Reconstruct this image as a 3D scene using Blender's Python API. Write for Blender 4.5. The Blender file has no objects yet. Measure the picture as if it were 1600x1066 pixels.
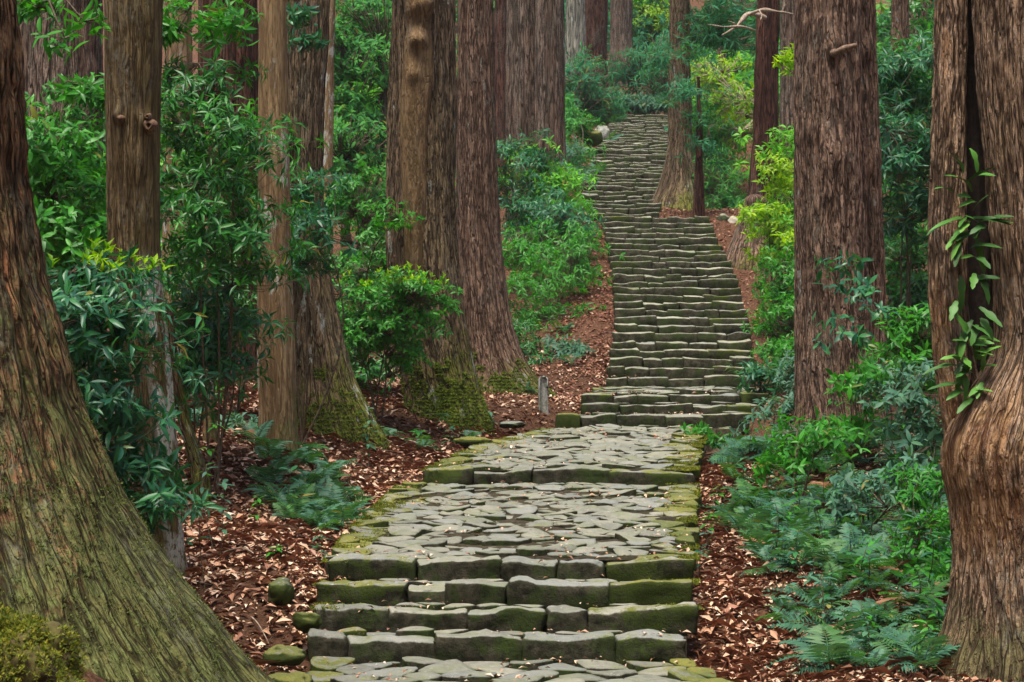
import bpy, math, random
import numpy as np
from mathutils import Matrix, Vector

S = bpy.context.scene
COL = S.collection
rng = np.random.default_rng(7)
random.seed(7)
F = 3500.0            # focal length in pixels of the 1600 px wide photograph
HAZE = 0.00025        # density of the air (per metre)
HZ = 540.0            # eye level in the photograph
E = 2.2               # eye height above the lowest pavement (m)

# ------------------------------------------------------------------ camera, sky, sun, exposure
cam = bpy.data.cameras.new('camera')
cam.sensor_width = 36.0
cam.lens = F / 1600 * 36
cam.shift_y = (HZ - 533) / 1600
cam.clip_start = 0.1
cam.clip_end = 600
camo = bpy.data.objects.new('camera', cam)
COL.objects.link(camo)
camo.location = (0, 0, E)
camo.rotation_euler = (math.radians(90), 0, 0)
S.camera = camo
cam.dof.use_dof = True
cam.dof.focus_distance = 19.0
cam.dof.aperture_fstop = 10.0

SUN_EL, SUN_AZ = math.radians(74), math.radians(205)   # azimuth clockwise from +Y
W = bpy.data.worlds.new('World')
S.world = W
W.use_nodes = True
wn = W.node_tree.nodes
wl = W.node_tree.links
for n in list(wn):
    wn.remove(n)
sky = wn.new('ShaderNodeTexSky')
sky.sky_type = 'NISHITA'
sky.sun_disc = False
sky.sun_elevation = SUN_EL
sky.sun_rotation = SUN_AZ
sky.air_density = 1.0
sky.dust_density = 4.0
sky.ozone_density = 1.0
bg = wn.new('ShaderNodeBackground')
bg.inputs['Strength'].default_value = 0.05
wo = wn.new('ShaderNodeOutputWorld')
wl.new(sky.outputs[0], bg.inputs[0])
wl.new(bg.outputs[0], wo.inputs[0])
sl = bpy.data.lights.new('sun', 'SUN')
sl.energy = 1.5
sl.angle = math.radians(20)
sl.color = (1.0, 0.93, 0.82)
so = bpy.data.objects.new('sun', sl)
COL.objects.link(so)
sd = Vector((math.sin(SUN_AZ) * math.cos(SUN_EL), math.cos(SUN_AZ) * math.cos(SUN_EL), math.sin(SUN_EL)))
so.rotation_euler = sd.to_track_quat('Z', 'Y').to_euler()
so.location = (0, -5, 40)
S.view_settings.view_transform = 'Standard'
S.view_settings.look = 'None'
S.view_settings.gamma = 1
S.view_settings.use_curve_mapping = False
S.view_settings.exposure = 2.15
S.render.engine = 'CYCLES'
S.cycles.use_denoising = True
S.cycles.max_bounces = 6
S.cycles.diffuse_bounces = 3
S.cycles.glossy_bounces = 2
S.cycles.transmission_bounces = 3


# ------------------------------------------------------------------ helpers
def P(px, py, d):
    return np.array([(px - 800) / F * d, d, E + (HZ - py) / F * d])


def hash3(ix, iy, iz, seed):
    h = (ix * 73856093) ^ (iy * 19349663) ^ (iz * 83492791) ^ (seed * 2654435761)
    h &= 0xffffffff
    h = ((h >> 16) ^ h) * 0x45d9f3b & 0xffffffff
    h = ((h >> 16) ^ h) * 0x45d9f3b & 0xffffffff
    h = (h >> 16) ^ h
    return (h & 0xffff) / 32767.5 - 1.0


def vn(p, seed=0):
    p = np.asarray(p, float)
    i = np.floor(p).astype(np.int64)
    f = p - i
    u = f * f * (3 - 2 * f)
    x, y, z = i[..., 0], i[..., 1], i[..., 2]
    r = 0
    for dx in (0, 1):
        wx = u[..., 0] if dx else 1 - u[..., 0]
        for dy in (0, 1):
            wy = u[..., 1] if dy else 1 - u[..., 1]
            for dz in (0, 1):
                wz = u[..., 2] if dz else 1 - u[..., 2]
                r = r + wx * wy * wz * hash3(x + dx, y + dy, z + dz, seed)
    return r


def fbm(p, seed=0, o=3):
    r, a = 0, 1.0
    p = np.asarray(p, float)
    for k in range(o):
        r = r + a * vn(p * 2 ** k + 17.3 * k, seed + k)
        a *= 0.5
    return r / 1.75


def sstep(a, b, x):
    t = np.clip((x - a) / (b - a), 0, 1)
    return t * t * (3 - 2 * t)


def np_mesh(name, V, Fc, mat=None, smooth=True, attrs=None):
    V = np.ascontiguousarray(V, np.float32)
    me = bpy.data.meshes.new(name)
    groups = Fc if isinstance(Fc, list) else [Fc]
    groups = [np.asarray(g, np.int32) for g in groups if len(g)]
    me.vertices.add(len(V))
    me.vertices.foreach_set('co', V.ravel())
    li = np.concatenate([g.ravel() for g in groups])
    st, o = [], 0
    for g in groups:
        st.append(o + np.arange(len(g)) * g.shape[1])
        o += g.size
    st = np.concatenate(st).astype(np.int32)
    me.loops.add(len(li))
    me.loops.foreach_set('vertex_index', li)
    me.polygons.add(len(st))
    me.polygons.foreach_set('loop_start', st)
    if smooth:
        me.polygons.foreach_set('use_smooth', np.ones(len(st), bool))
    me.update(calc_edges=True)
    for k, a in (attrs or {}).items():
        a = np.ascontiguousarray(a, np.float32)
        if a.ndim == 2:
            me.attributes.new(k, 'FLOAT_VECTOR', 'POINT').data.foreach_set('vector', a.ravel())
        else:
            me.attributes.new(k, 'FLOAT', 'POINT').data.foreach_set('value', a)
    if mat:
        me.materials.append(mat)
    return me


def link(name, data, parent=None, loc=None):
    o = bpy.data.objects.new(name, data)
    COL.objects.link(o)
    if parent is not None:
        o.parent = parent
    if loc is not None:
        o.location = tuple(float(v) for v in loc)
    return o


def tag(o, label=None, cat=None, group=None, kind=None):
    if label:
        o['label'] = label
    if cat:
        o['category'] = cat
    if group:
        o['group'] = group
    if kind:
        o['kind'] = kind
    return o


def thing(name, label, cat, loc, group=None):
    return tag(link(name, None, None, loc), label, cat, group)


class Acc:
    """collects pieces of one mesh"""
    def __init__(s):
        s.V, s.T, s.Q, s.n = [], [], [], 0

    def add(s, V, T=None, Q=None):
        V = np.asarray(V, float)
        s.V.append(V)
        if T is not None and len(T):
            s.T.append(np.asarray(T) + s.n)
        if Q is not None and len(Q):
            s.Q.append(np.asarray(Q) + s.n)
        s.n += len(V)

    def tube(s, pts, rad, k=5):
        pts = np.asarray(pts, float)
        rad = np.broadcast_to(np.asarray(rad, float), (len(pts),))
        t = np.gradient(pts, axis=0)
        t /= np.linalg.norm(t, axis=1)[:, None] + 1e-9
        a = np.cross(t, np.array([0.31, 0.87, 0.38]))
        a /= np.linalg.norm(a, axis=1)[:, None] + 1e-9
        b = np.cross(t, a)
        th = np.arange(k) / k * 2 * np.pi
        V = pts[:, None] + rad[:, None, None] * (a[:, None] * np.cos(th)[None, :, None] + b[:, None] * np.sin(th)[None, :, None])
        i = np.arange(len(pts) - 1)[:, None] * k
        j = np.arange(k)[None]
        j2 = (j + 1) % k
        Q = np.stack([i + j, i + j2, i + k + j2, i + k + j], -1).reshape(-1, 4)
        V = V.reshape(-1, 3)
        n = len(V)
        V = np.vstack([V, pts[-1:]])
        T = np.stack([n - k + np.arange(k), n - k + (np.arange(k) + 1) % k, np.full(k, n)], -1)
        s.add(V, T, Q)

    def mesh(s, name, mat, smooth=True, off=None):
        V = np.vstack(s.V)
        if off is not None:
            V = V - np.asarray(off)
        g = []
        if s.T:
            g.append(np.vstack(s.T))
        if s.Q:
            g.append(np.vstack(s.Q))
        return np_mesh(name, V, g, mat, smooth)


# ------------------------------------------------------------------ materials
class M:
    def __init__(s, name):
        s.m = bpy.data.materials.new(name)
        s.m.use_nodes = True
        s.t = s.m.node_tree
        s.t.nodes.clear()
        s.out = s.n('ShaderNodeOutputMaterial')

    def n(s, ty, **kw):
        nd = s.t.nodes.new(ty)
        for k, v in kw.items():
            setattr(nd, k, v)
        return nd

    def put(s, sock, v):
        if isinstance(v, bpy.types.NodeSocket):
            s.t.links.new(v, sock)
        elif v is not None:
            if isinstance(v, tuple) and len(v) == 3 and sock.type == 'RGBA':
                v = v + (1,)
            sock.default_value = v

    def attr(s, name, out='Fac'):
        return s.n('ShaderNodeAttribute', attribute_name=name).outputs[out]

    def obj(s):
        return s.n('ShaderNodeTexCoord').outputs['Object']

    def pos(s):
        return s.n('ShaderNodeNewGeometry').outputs['Position']

    def mul(s, vec, xyz):
        nd = s.n('ShaderNodeVectorMath', operation='MULTIPLY')
        s.put(nd.inputs[0], vec)
        nd.inputs[1].default_value = xyz
        return nd.outputs[0]

    def noise(s, vec, scale=1, detail=4, rough=0.55, dist=0):
        nd = s.n('ShaderNodeTexNoise')
        s.put(nd.inputs['Vector'], vec)
        nd.inputs['Scale'].default_value = scale
        nd.inputs['Detail'].default_value = detail
        nd.inputs['Roughness'].default_value = rough
        nd.inputs['Distortion'].default_value = dist
        return nd.outputs[0]

    def math(s, op, a, b=0.0, clamp=False):
        nd = s.n('ShaderNodeMath', operation=op, use_clamp=clamp)
        s.put(nd.inputs[0], a)
        s.put(nd.inputs[1], b)
        return nd.outputs[0]

    def rng(s, v, a, b, c=0.0, d=1.0):
        nd = s.n('ShaderNodeMapRange')
        nd.interpolation_type = 'SMOOTHSTEP'
        s.put(nd.inputs[0], v)
        for i, q in enumerate((a, b, c, d)):
            nd.inputs[i + 1].default_value = q
        return nd.outputs[0]

    def ramp(s, v, stops, interp='LINEAR'):
        nd = s.n('ShaderNodeValToRGB')
        cr = nd.color_ramp
        cr.interpolation = interp
        while len(cr.elements) < len(stops):
            cr.elements.new(0.5)
        for e, (p, c) in zip(cr.elements, stops):
            e.position = p
            e.color = tuple(c) + (1,)
        s.put(nd.inputs[0], v)
        return nd.outputs[0]

    def mix(s, f, a, b):
        nd = s.n('ShaderNodeMix', data_type='RGBA')
        s.put(nd.inputs[0], f)
        s.put(nd.inputs[6], a)
        s.put(nd.inputs[7], b)
        return nd.outputs[2]

    def bump(s, h, strength, dist, nrm=None):
        nd = s.n('ShaderNodeBump')
        nd.inputs['Strength'].default_value = strength
        nd.inputs['Distance'].default_value = dist
        s.put(nd.inputs['Height'], h)
        if nrm is not None:
            s.put(nd.inputs['Normal'], nrm)
        return nd.outputs[0]

    def bsdf(s, col, rough=0.8, nrm=None, spec=0.3):
        nd = s.n('ShaderNodeBsdfPrincipled')
        s.put(nd.inputs['Base Color'], col)
        s.put(nd.inputs['Roughness'], rough)
        s.put(nd.inputs['Specular IOR Level'], spec)
        if nrm is not None:
            s.put(nd.inputs['Normal'], nrm)
        return nd.outputs[0]

    def done(s, sh):
        s.t.links.new(sh, s.out.inputs[0])
        return s.m


def leaf_mat(name, cols, rough=0.33, trans=0.3, spec=0.5, tcol=None, old=True):
    m = M(name)
    isl = m.n('ShaderNodeNewGeometry').outputs['Random Per Island']
    ob = m.n('ShaderNodeObjectInfo').outputs['Random']
    r = m.math('FRACT', m.math('ADD', isl, ob))
    n = len(cols)
    col = m.ramp(r, [(0.985 * i / (n - 1), c) for i, c in enumerate(cols)] + ([(0.994, (0.26, 0.22, 0.04))] if old else []))
    pn = m.noise(m.pos(), 1.1, 2)
    col = m.mix(m.rng(pn, 0.35, 0.7, 0, 0.45), col, cols[0])
    b = m.bsdf(col, rough, None, spec)
    t = m.n('ShaderNodeBsdfTranslucent')
    tc = m.n('ShaderNodeMix', data_type='RGBA', blend_type='MULTIPLY')
    tc.inputs[0].default_value = 1.0
    m.put(tc.inputs[6], col)
    m.put(tc.inputs[7], tcol or (1.6, 1.7, 0.6))
    m.put(t.inputs[0], tc.outputs[2])
    mx = m.n('ShaderNodeMixShader')
    mx.inputs[0].default_value = trans
    m.t.links.new(b, mx.inputs[1])
    m.t.links.new(t.outputs[0], mx.inputs[2])
    return m.done(mx.outputs[0])


def bark_mat(name, dark, light, tint, moss=0.0, mossc=(0.075, 0.085, 0.018), lichen=0.0, streak=0.0,
             streakc=(0.30, 0.13, 0.07), freq=28, lich_z=None, bump=1.0, gray=(0.17, 0.15, 0.13), grayf=0.35, crack=0.88, mossf=0.8, st=0.12, wood=None):
    m = M(name)
    uv = m.attr('buv', 'Vector')
    ridge = m.attr('ridge')
    h = m.attr('hgt')
    nw = m.noise(m.mul(uv, (6, 6, 3)), 1, 2)
    wv = m.n('ShaderNodeVectorMath', operation='ADD')
    m.put(wv.inputs[0], uv)
    cmb = m.n('ShaderNodeCombineXYZ')
    m.put(cmb.inputs[0], m.math('MULTIPLY', nw, 0.022))
    m.put(cmb.inputs[1], m.math('MULTIPLY', nw, -0.02))
    m.put(cmb.inputs[2], m.math('MULTIPLY', nw, 0.06))
    m.put(wv.inputs[1], cmb.outputs[0])
    uw = wv.outputs[0]
    n1 = m.noise(m.mul(uw, (freq, freq, freq * st)), 1, 6, 0.62, 0.3)
    n2 = m.noise(m.mul(uw, (110, 110, 16)), 1, 4, 0.65)
    n3 = m.noise(m.mul(uv, (2.2, 2.2, 0.7)), 1, 3)
    n4 = m.noise(m.mul(uv, (9, 9, 5)), 1, 5, 0.7)
    n6 = m.noise(m.mul(uv, (38, 38, 24)), 1, 4, 0.7)
    # thin vertical cracks and the edges of the flakes
    c1 = m.math('ABSOLUTE', m.math('SUBTRACT', m.noise(m.mul(uw, (freq * 0.8, freq * 0.8, freq * st * 0.55)), 1, 2, 0.5, 0.3), 0.5))
    c2 = m.math('ABSOLUTE', m.math('SUBTRACT', m.noise(m.mul(uw, (freq * 2.1, freq * 2.1, freq * st * 1.5)), 1, 2, 0.5, 0.3), 0.5))
    c3 = m.math('ABSOLUTE', m.math('SUBTRACT', m.noise(m.mul(uw, (freq * 0.9, freq * 0.9, freq * 0.75)), 1, 2, 0.5), 0.5))
    cr = m.math('MULTIPLY', m.math('MULTIPLY', m.rng(c1, 0.0, 0.065), m.rng(c2, 0.0, 0.06, 0.5, 1)), m.rng(c3, 0.0, 0.03, 0.86, 1))
    f = m.math('ADD', m.math('MULTIPLY', n1, 0.8), m.math('MULTIPLY', m.math('MULTIPLY', ridge, cr), 0.28))
    col = m.mix(m.rng(f, 0.40, 0.80), dark, light)
    col = m.mix(m.rng(n3, 0.42, 0.66, 0, 0.8), col, m.mix(m.rng(n1, 0.35, 0.65), dark, tint))
    gf = m.math('MULTIPLY', m.rng(n6, 0.48, 0.66), m.rng(ridge, 0.2, 0.9, 0, grayf))
    col = m.mix(gf, col, gray)
    if streak:
        sf = m.noise(m.mul(uv, (9, 9, 1.1)), 1, 4, 0.7, 0.6)
        col = m.mix(m.math('MULTIPLY', m.rng(sf, 0.58, 0.64, 0, streak), m.rng(n6, 0.35, 0.55)), col, streakc)
    if moss:
        q = m.math('ADD', m.math('SUBTRACT', 1.0, m.math('DIVIDE', h, moss)), m.math('MULTIPLY', m.math('SUBTRACT', n4, 0.5), 2.0))
        q = m.math('ADD', q, m.math('MULTIPLY', m.attr('mside'), 0.35))
        q = m.math('ADD', q, m.math('MULTIPLY', m.math('SUBTRACT', n6, 0.5), 1.8))
        mc = m.mix(m.rng(n2, 0.3, 0.7), tuple(0.4 * c for c in mossc), tuple(1.5 * c for c in mossc))
        col = m.mix(m.rng(q, 0.35, 0.95, 0, mossf), col, mc)
    col = m.mix(m.math('SUBTRACT', 1.0, m.math('ADD', m.math('MULTIPLY', cr, crack), 1 - crack)), col, tuple(0.20 * c for c in dark))
    if wood:
        wf = m.math('MULTIPLY', m.rng(h, wood[0], wood[0] + 0.4), m.rng(h, wood[1] - 0.4, wood[1], 1, 0))
        wf = m.math('MULTIPLY', wf, m.rng(m.math('ADD', m.attr('mside'), m.math('MULTIPLY', m.math('SUBTRACT', n4, 0.5), 1.4)), 0.55, 1.0))
        col = m.mix(m.math('MULTIPLY', wf, 0.5), col, m.mix(m.rng(n1, 0.35, 0.65), (0.16, 0.06, 0.025), (0.44, 0.25, 0.10)))
    col = m.mix(m.math('MULTIPLY', m.rng(m.noise(m.mul(uv, (3, 3, 1.2)), 1, 4, 0.65), 0.5, 0.68, 0, 0.5), m.rng(n6, 0.4, 0.6)), col, m.mix(n2, (0.10, 0.095, 0.075), (0.24, 0.23, 0.18)))
    if lichen:
        lf = m.noise(m.mul(uv, (5, 5, 1.7)), 1, 5, 0.7)
        l = m.rng(lf, 0.70 - lichen, 0.76 - lichen)
        l = m.math('MULTIPLY', l, m.rng(n6, 0.36, 0.5))
        if lich_z:
            l = m.math('MULTIPLY', l, m.math('MULTIPLY', m.rng(h, lich_z[0], lich_z[0] + 0.3), m.rng(h, lich_z[1], lich_z[1] + 0.3, 1, 0)))
            if len(lich_z) > 2:
                l = m.math('MULTIPLY', l, m.rng(m.attr('mside'), 0.1, 0.5))
        col = m.mix(m.math('MULTIPLY', l, 0.8), col, (0.42, 0.44, 0.40))
    hh = m.math('ADD', m.math('MULTIPLY', n1, 0.35), m.math('MULTIPLY', n2, 0.42))
    hh = m.math('ADD', hh, m.math('MULTIPLY', cr, 0.5))
    hh = m.math('ADD', hh, m.math('MULTIPLY', n6, 0.25))
    return m.done(m.bsdf(col, 0.92, m.bump(hh, bump, 0.035), 0.08))


def stone_mat(name, tops=((0.13, 0.135, 0.115), (0.205, 0.205, 0.17), (0.30, 0.29, 0.23)), mossgain=0.0, sides=1.0, upr=(0.55, 0.9)):
    m = M(name)
    p = m.pos()
    rnd = m.n('ShaderNodeObjectInfo').outputs['Random']
    nz = m.n('ShaderNodeSeparateXYZ')
    m.t.links.new(m.n('ShaderNodeNewGeometry').outputs['Normal'], nz.inputs[0])
    n1 = m.noise(p, 4.5, 5, 0.65)
    n2 = m.noise(p, 22, 5, 0.7)
    n3 = m.noise(p, 1.3, 3, 0.6)
    n4 = m.noise(p, 11, 6, 0.72)
    n5 = m.noise(p, 75, 4, 0.7)
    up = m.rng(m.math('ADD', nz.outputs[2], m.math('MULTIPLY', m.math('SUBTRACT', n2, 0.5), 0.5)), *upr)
    f = m.math('ADD', m.math('MULTIPLY', rnd, 0.5), m.math('MULTIPLY', m.rng(n4, 0.3, 0.7), 0.5))
    top = m.ramp(f, [(0.1, tops[0]), (0.5, tops[1]), (0.95, tops[2])])
    top = m.mix(m.rng(m.math('FRACT', m.math('MULTIPLY', rnd, 7.3)), 0.6, 0.9, 0, 0.4), top, (0.17, 0.19, 0.20))
    top = m.mix(m.math('MULTIPLY', m.rng(n1, 0.40, 0.68), m.rng(n2, 0.35, 0.6, 0.2, 0.75)), top, (0.15, 0.17, 0.085))
    top = m.mix(m.rng(n4, 0.6, 0.75, 0, 0.6), top, (0.07, 0.065, 0.05))
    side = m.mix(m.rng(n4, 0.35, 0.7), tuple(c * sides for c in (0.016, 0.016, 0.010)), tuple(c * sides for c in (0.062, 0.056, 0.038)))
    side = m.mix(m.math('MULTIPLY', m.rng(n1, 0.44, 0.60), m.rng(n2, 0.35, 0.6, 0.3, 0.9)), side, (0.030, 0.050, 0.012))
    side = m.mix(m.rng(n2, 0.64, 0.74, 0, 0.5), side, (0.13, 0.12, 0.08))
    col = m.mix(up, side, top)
    am = m.math('MULTIPLY', m.attr('moss'), 1.15)
    q = m.math('ADD', am, m.math('MULTIPLY', m.math('SUBTRACT', n1, 0.5), 2.0))
    q = m.math('ADD', q, m.math('MULTIPLY', m.math('SUBTRACT', n2, 0.5), 1.6))
    mc = m.mix(m.rng(n3, 0.35, 0.65), (0.085, 0.105, 0.014), (0.20, 0.19, 0.022))
    mc = m.mix(m.rng(n5, 0.3, 0.7, 0, 0.6), mc, (0.05, 0.06, 0.01))
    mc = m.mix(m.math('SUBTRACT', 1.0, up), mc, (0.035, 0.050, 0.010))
    col = m.mix(m.rng(q, 0.52 - mossgain, 0.95 - mossgain, 0, 0.92), col, mc)
    sp = m.rng(m.noise(p, 30, 3, 0.5), 0.66, 0.72, 0, 0.5)
    col = m.mix(m.math('MULTIPLY', sp, up), col, (0.42, 0.42, 0.36))
    hh = m.math('ADD', m.math('MULTIPLY', n4, 0.6), m.math('MULTIPLY', n5, 0.25))
    return m.done(m.bsdf(col, m.rng(n1, 0.3, 0.7, 0.6, 0.9), m.bump(hh, 1.0, 0.035), m.rng(up, 0, 1, 0.06, 0.3)))


def soil_mat(name, a, b, c):
    m = M(name)
    p = m.pos()
    n1 = m.noise(p, 1.6, 5, 0.65)
    n2 = m.noise(p, 26, 6, 0.75, 0.8)
    n3 = m.noise(m.mul(p, (60, 60, 60)), 1, 3, 0.7, 1.5)
    col = m.mix(m.rng(n2, 0.35, 0.68), a, b)
    col = m.mix(m.rng(n1, 0.5, 0.7, 0, 0.6), col, c)
    return m.done(m.bsdf(col, 0.95, m.bump(m.math('ADD', n2, m.math('MULTIPLY', n3, 0.5)), 1.0, 0.04), 0.05))


def litter_mat(name, cols):
    m = M(name)
    isl = m.n('ShaderNodeNewGeometry').outputs['Random Per Island']
    n = len(cols)
    col = m.ramp(isl, [(i / (n - 1), c) for i, c in enumerate(cols)])
    return m.done(m.bsdf(col, 0.6, None, 0.35))


def plain_mat(name, a, b, scale=20, rough=0.8):
    m = M(name)
    n = m.noise(m.pos(), scale, 4, 0.6)
    return m.done(m.bsdf(m.mix(m.rng(n, 0.3, 0.7), a, b), rough, m.bump(n, 0.5, 0.01), 0.3))


SOIL = soil_mat('forest_floor', (0.05, 0.026, 0.016), (0.20, 0.10, 0.06), (0.10, 0.052, 0.030))
BED = soil_mat('packed_soil', (0.03, 0.026, 0.016), (0.13, 0.105, 0.07), (0.075, 0.08, 0.03))
STONE = stone_mat('weathered_stone')
STONE_PAVE = stone_mat('worn_paving_stone', ((0.12, 0.125, 0.10), (0.185, 0.185, 0.15), (0.27, 0.26, 0.205)), upr=(0.3, 0.72))
STONE_FAR = stone_mat('weathered_stair_stone', ((0.16, 0.16, 0.12), (0.26, 0.25, 0.19), (0.37, 0.35, 0.27)), sides=1.3)
STONE_MOSS = stone_mat('mossy_stone', mossgain=0.25)
LITTER = litter_mat('dry_leaves', [(0.13, 0.055, 0.030), (0.28, 0.125, 0.07), (0.44, 0.25, 0.15), (0.58, 0.41, 0.27), (0.32, 0.15, 0.085), (0.68, 0.54, 0.40), (0.19, 0.08, 0.045), (0.40, 0.21, 0.115)])
NEEDLE = litter_mat('dry_cedar_needles', [(0.12, 0.042, 0.022), (0.26, 0.10, 0.055), (0.19, 0.07, 0.036)])
TWIG = plain_mat('twig_bark', (0.05, 0.035, 0.022), (0.13, 0.10, 0.065), 30)
TWIG2 = plain_mat('broken_wood', (0.08, 0.045, 0.03), (0.24, 0.16, 0.11), 40)
DEADWOOD = plain_mat('dead_wood', (0.16, 0.11, 0.075), (0.36, 0.29, 0.22), 25)
MOSS = plain_mat('bright_moss', (0.035, 0.020, 0.012), (0.10, 0.095, 0.018), 7, 0.95)
MOSSTUFT = leaf_mat('moss_tuft', [(0.04, 0.065, 0.010), (0.09, 0.12, 0.015), (0.16, 0.17, 0.02), (0.27, 0.24, 0.025)], 0.8, 0.2, 0.1)

L_DARK = leaf_mat('glossy_dark_leaf', [(0.014, 0.081, 0.022), (0.023, 0.126, 0.025), (0.035, 0.178, 0.023), (0.051, 0.222, 0.028)], 0.37, 0.28, 0.25)
L_BLUE = leaf_mat('glossy_bluish_leaf', [(0.018, 0.089, 0.051), (0.029, 0.130, 0.065), (0.031, 0.162, 0.043), (0.050, 0.205, 0.067)], 0.35, 0.25, 0.25)
L_GREEN = leaf_mat('green_leaf', [(0.023, 0.133, 0.016), (0.038, 0.208, 0.019), (0.067, 0.312, 0.022), (0.039, 0.178, 0.029)], 0.41, 0.35, 0.25)
L_YELLOW = leaf_mat('spring_leaf', [(0.087, 0.237, 0.006), (0.208, 0.397, 0.006), (0.358, 0.524, 0.006), (0.155, 0.309, 0.006)], 0.47, 0.45, 0.25)
L_FERN = leaf_mat('fern_leaf', [(0.032, 0.100, 0.062), (0.048, 0.14, 0.085), (0.080, 0.20, 0.10), (0.058, 0.165, 0.125)], 0.55, 0.25, 0.25)
L_FAR = leaf_mat('far_leaf', [(0.025, 0.125, 0.035), (0.051, 0.206, 0.047), (0.087, 0.310, 0.046), (0.038, 0.168, 0.057)], 0.52, 0.35, 0.09)
L_CONIF = leaf_mat('conifer_needle', [(0.023, 0.124, 0.066), (0.040, 0.175, 0.083), (0.055, 0.219, 0.086)], 0.57, 0.3, 0.09)
L_BRIGHT = leaf_mat('bright_green_leaf', [(0.051, 0.223, 0.014), (0.094, 0.341, 0.017), (0.160, 0.459, 0.012), (0.056, 0.253, 0.024)], 0.47, 0.4, 0.25)  # lighter, warmer green than the plain green leaf

L_FERNG = leaf_mat('green_fern_leaf', [(0.030, 0.105, 0.030), (0.050, 0.15, 0.040), (0.08, 0.21, 0.05)], 0.5, 0.28, 0.25)

# ------------------------------------------------------------------ the path: profile and edges
YS = [(15.0, 998), (15.38, 955), (15.78, 917), (16.2, 880), (21.5, 737), (29.5, 650), (30.4, 633), (31.1, 617)]


def relz(Y, py):
    return E + (HZ - py) / F * Y


front = [(Y, relz(Y, py)) for Y, py in YS]
N2 = 24
z0, z1 = relz(33.5, 605), relz(46.0, 340)
mid = [(33.5 + (46.0 - 33.5) * i / (N2 - 1), z0 + (z1 - z0) * (i + 1) / N2) for i in range(N2)]
N3 = 31
z2, z3 = relz(47.3, 334), relz(72.0, 180)
upper = [(47.3 + (72.0 - 47.3) * i / (N3 - 1), z2 + (z3 - z2) * i / (N3 - 1)) for i in range(N3)]
prof_pts = [(-40, -1.2), (8, 0.0), (13, relz(15, 1031) - 0.05), (15.0, relz(15, 1031))] + front[:4] + [(21.45, relz(21.5, 757))] + [front[4]] + \
    [(29.45, relz(29.5, 668))] + front[5:] + [(33.4, z0)] + mid + [(47.2, z1 + 0.05)] + upper + [(80, z3 + 0.7), (140, z3 + 14)]
PY = np.array([p[0] for p in prof_pts])
PZ = np.array([p[1] for p in prof_pts])


def prof(Y):
    return np.interp(Y, PY, PZ)


EDG = [(-40, 480, 1180), (10, 440, 1250), (13.5, 470, 1190), (14.6, 480, 1110), (15.0, 481, 1072), (15.38, 488, 1090), (15.78, 496, 1080), (16.2, 510, 1085), (18.5, 560, 1082),
       (21.4, 625, 1088), (21.5, 660, 1086), (25.3, 740, 1092), (29.3, 850, 1110), (29.5, 868, 1172), (30.4, 908, 1176), (31.1, 908, 1200),
       (33.4, 935, 1195), (33.5, 948, 1182), (37, 962, 1172), (41, 957, 1148), (44, 946, 1122), (46, 940, 1110), (47.3, 903, 1030), (53, 914, 1044), (60, 928, 1054),
       (66, 944, 1064), (72, 958, 1066), (140, 960, 1060)]
EY = np.array([e[0] for e in EDG], float)
EL = np.array([(e[1] - 800) / F * max(e[0], 10) for e in EDG])
ER = np.array([(e[2] - 800) / F * max(e[0], 10) for e in EDG])


def xl(Y):
    return np.interp(Y, EY, EL)


def xr(Y):
    return np.interp(Y, EY, ER)


# ------------------------------------------------------------------ terrain
ctrl = [P(*c) for c in [
    (170, 1075, 10.3), (400, 1075, 12.5), (320, 1000, 13.5), (450, 1055, 14), (430, 935, 16), (300, 860, 17.5), (560, 770, 21), (435, 708, 21), (270, 910, 16.5),
    (400, 655, 24), (520, 672, 24), (690, 650, 28), (790, 607, 32), (850, 650, 30), (320, 690, 20.5), (355, 600, 30), (90, 620, 30), (100, 760, 20), (-100, 900, 16), (620, 690, 26),
    (600, 560, 38), (300, 480, 40), (850, 470, 40), (910, 400, 43), (840, 372, 48), (890, 290, 52), (910, 215, 64), (890, 190, 75),
    (1150, 1050, 14.5), (1530, 1040, 14.5), (1300, 1030, 15), (1130, 935, 16.5), (1110, 835, 19), (1105, 745, 22), (1300, 690, 24), (1200, 705, 23), (1440, 720, 22), (1440, 860, 18.5), (1315, 692, 25),
    (1560, 860, 19), (1200, 625, 31), (1215, 560, 34), (1180, 345, 46), (1180, 420, 42), (1250, 480, 38), (1450, 560, 30), (1400, 380, 40), (1060, 338, 50), (1120, 320, 52), (1190, 330, 47), (1420, 220, 50), (1500, 50, 60),
    (1100, 215, 64), (1300, 150, 66), (1000, 165, 78), (1080, 170, 76), (960, 140, 85), (700, 340, 60), (500, 420, 55), (200, 420, 50), (-50, 480, 42), (1000, 40, 100), (700, 150, 90), (300, 200, 85), (1400, 0, 90), (0, 300, 70)]]
ctrl = [tuple(c) for c in ctrl]
for Y in list(np.arange(9, 16, 1.2)) + list(np.arange(16.5, 34, 1.6)) + list(np.arange(34, 76, 3)):
    ctrl.append((xl(Y) - 0.22, Y, prof(Y) - 0.10))
    ctrl.append((xr(Y) + 0.22, Y, prof(Y) - (0.2 if 15.2 < Y < 30 else 0.12)))
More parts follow.
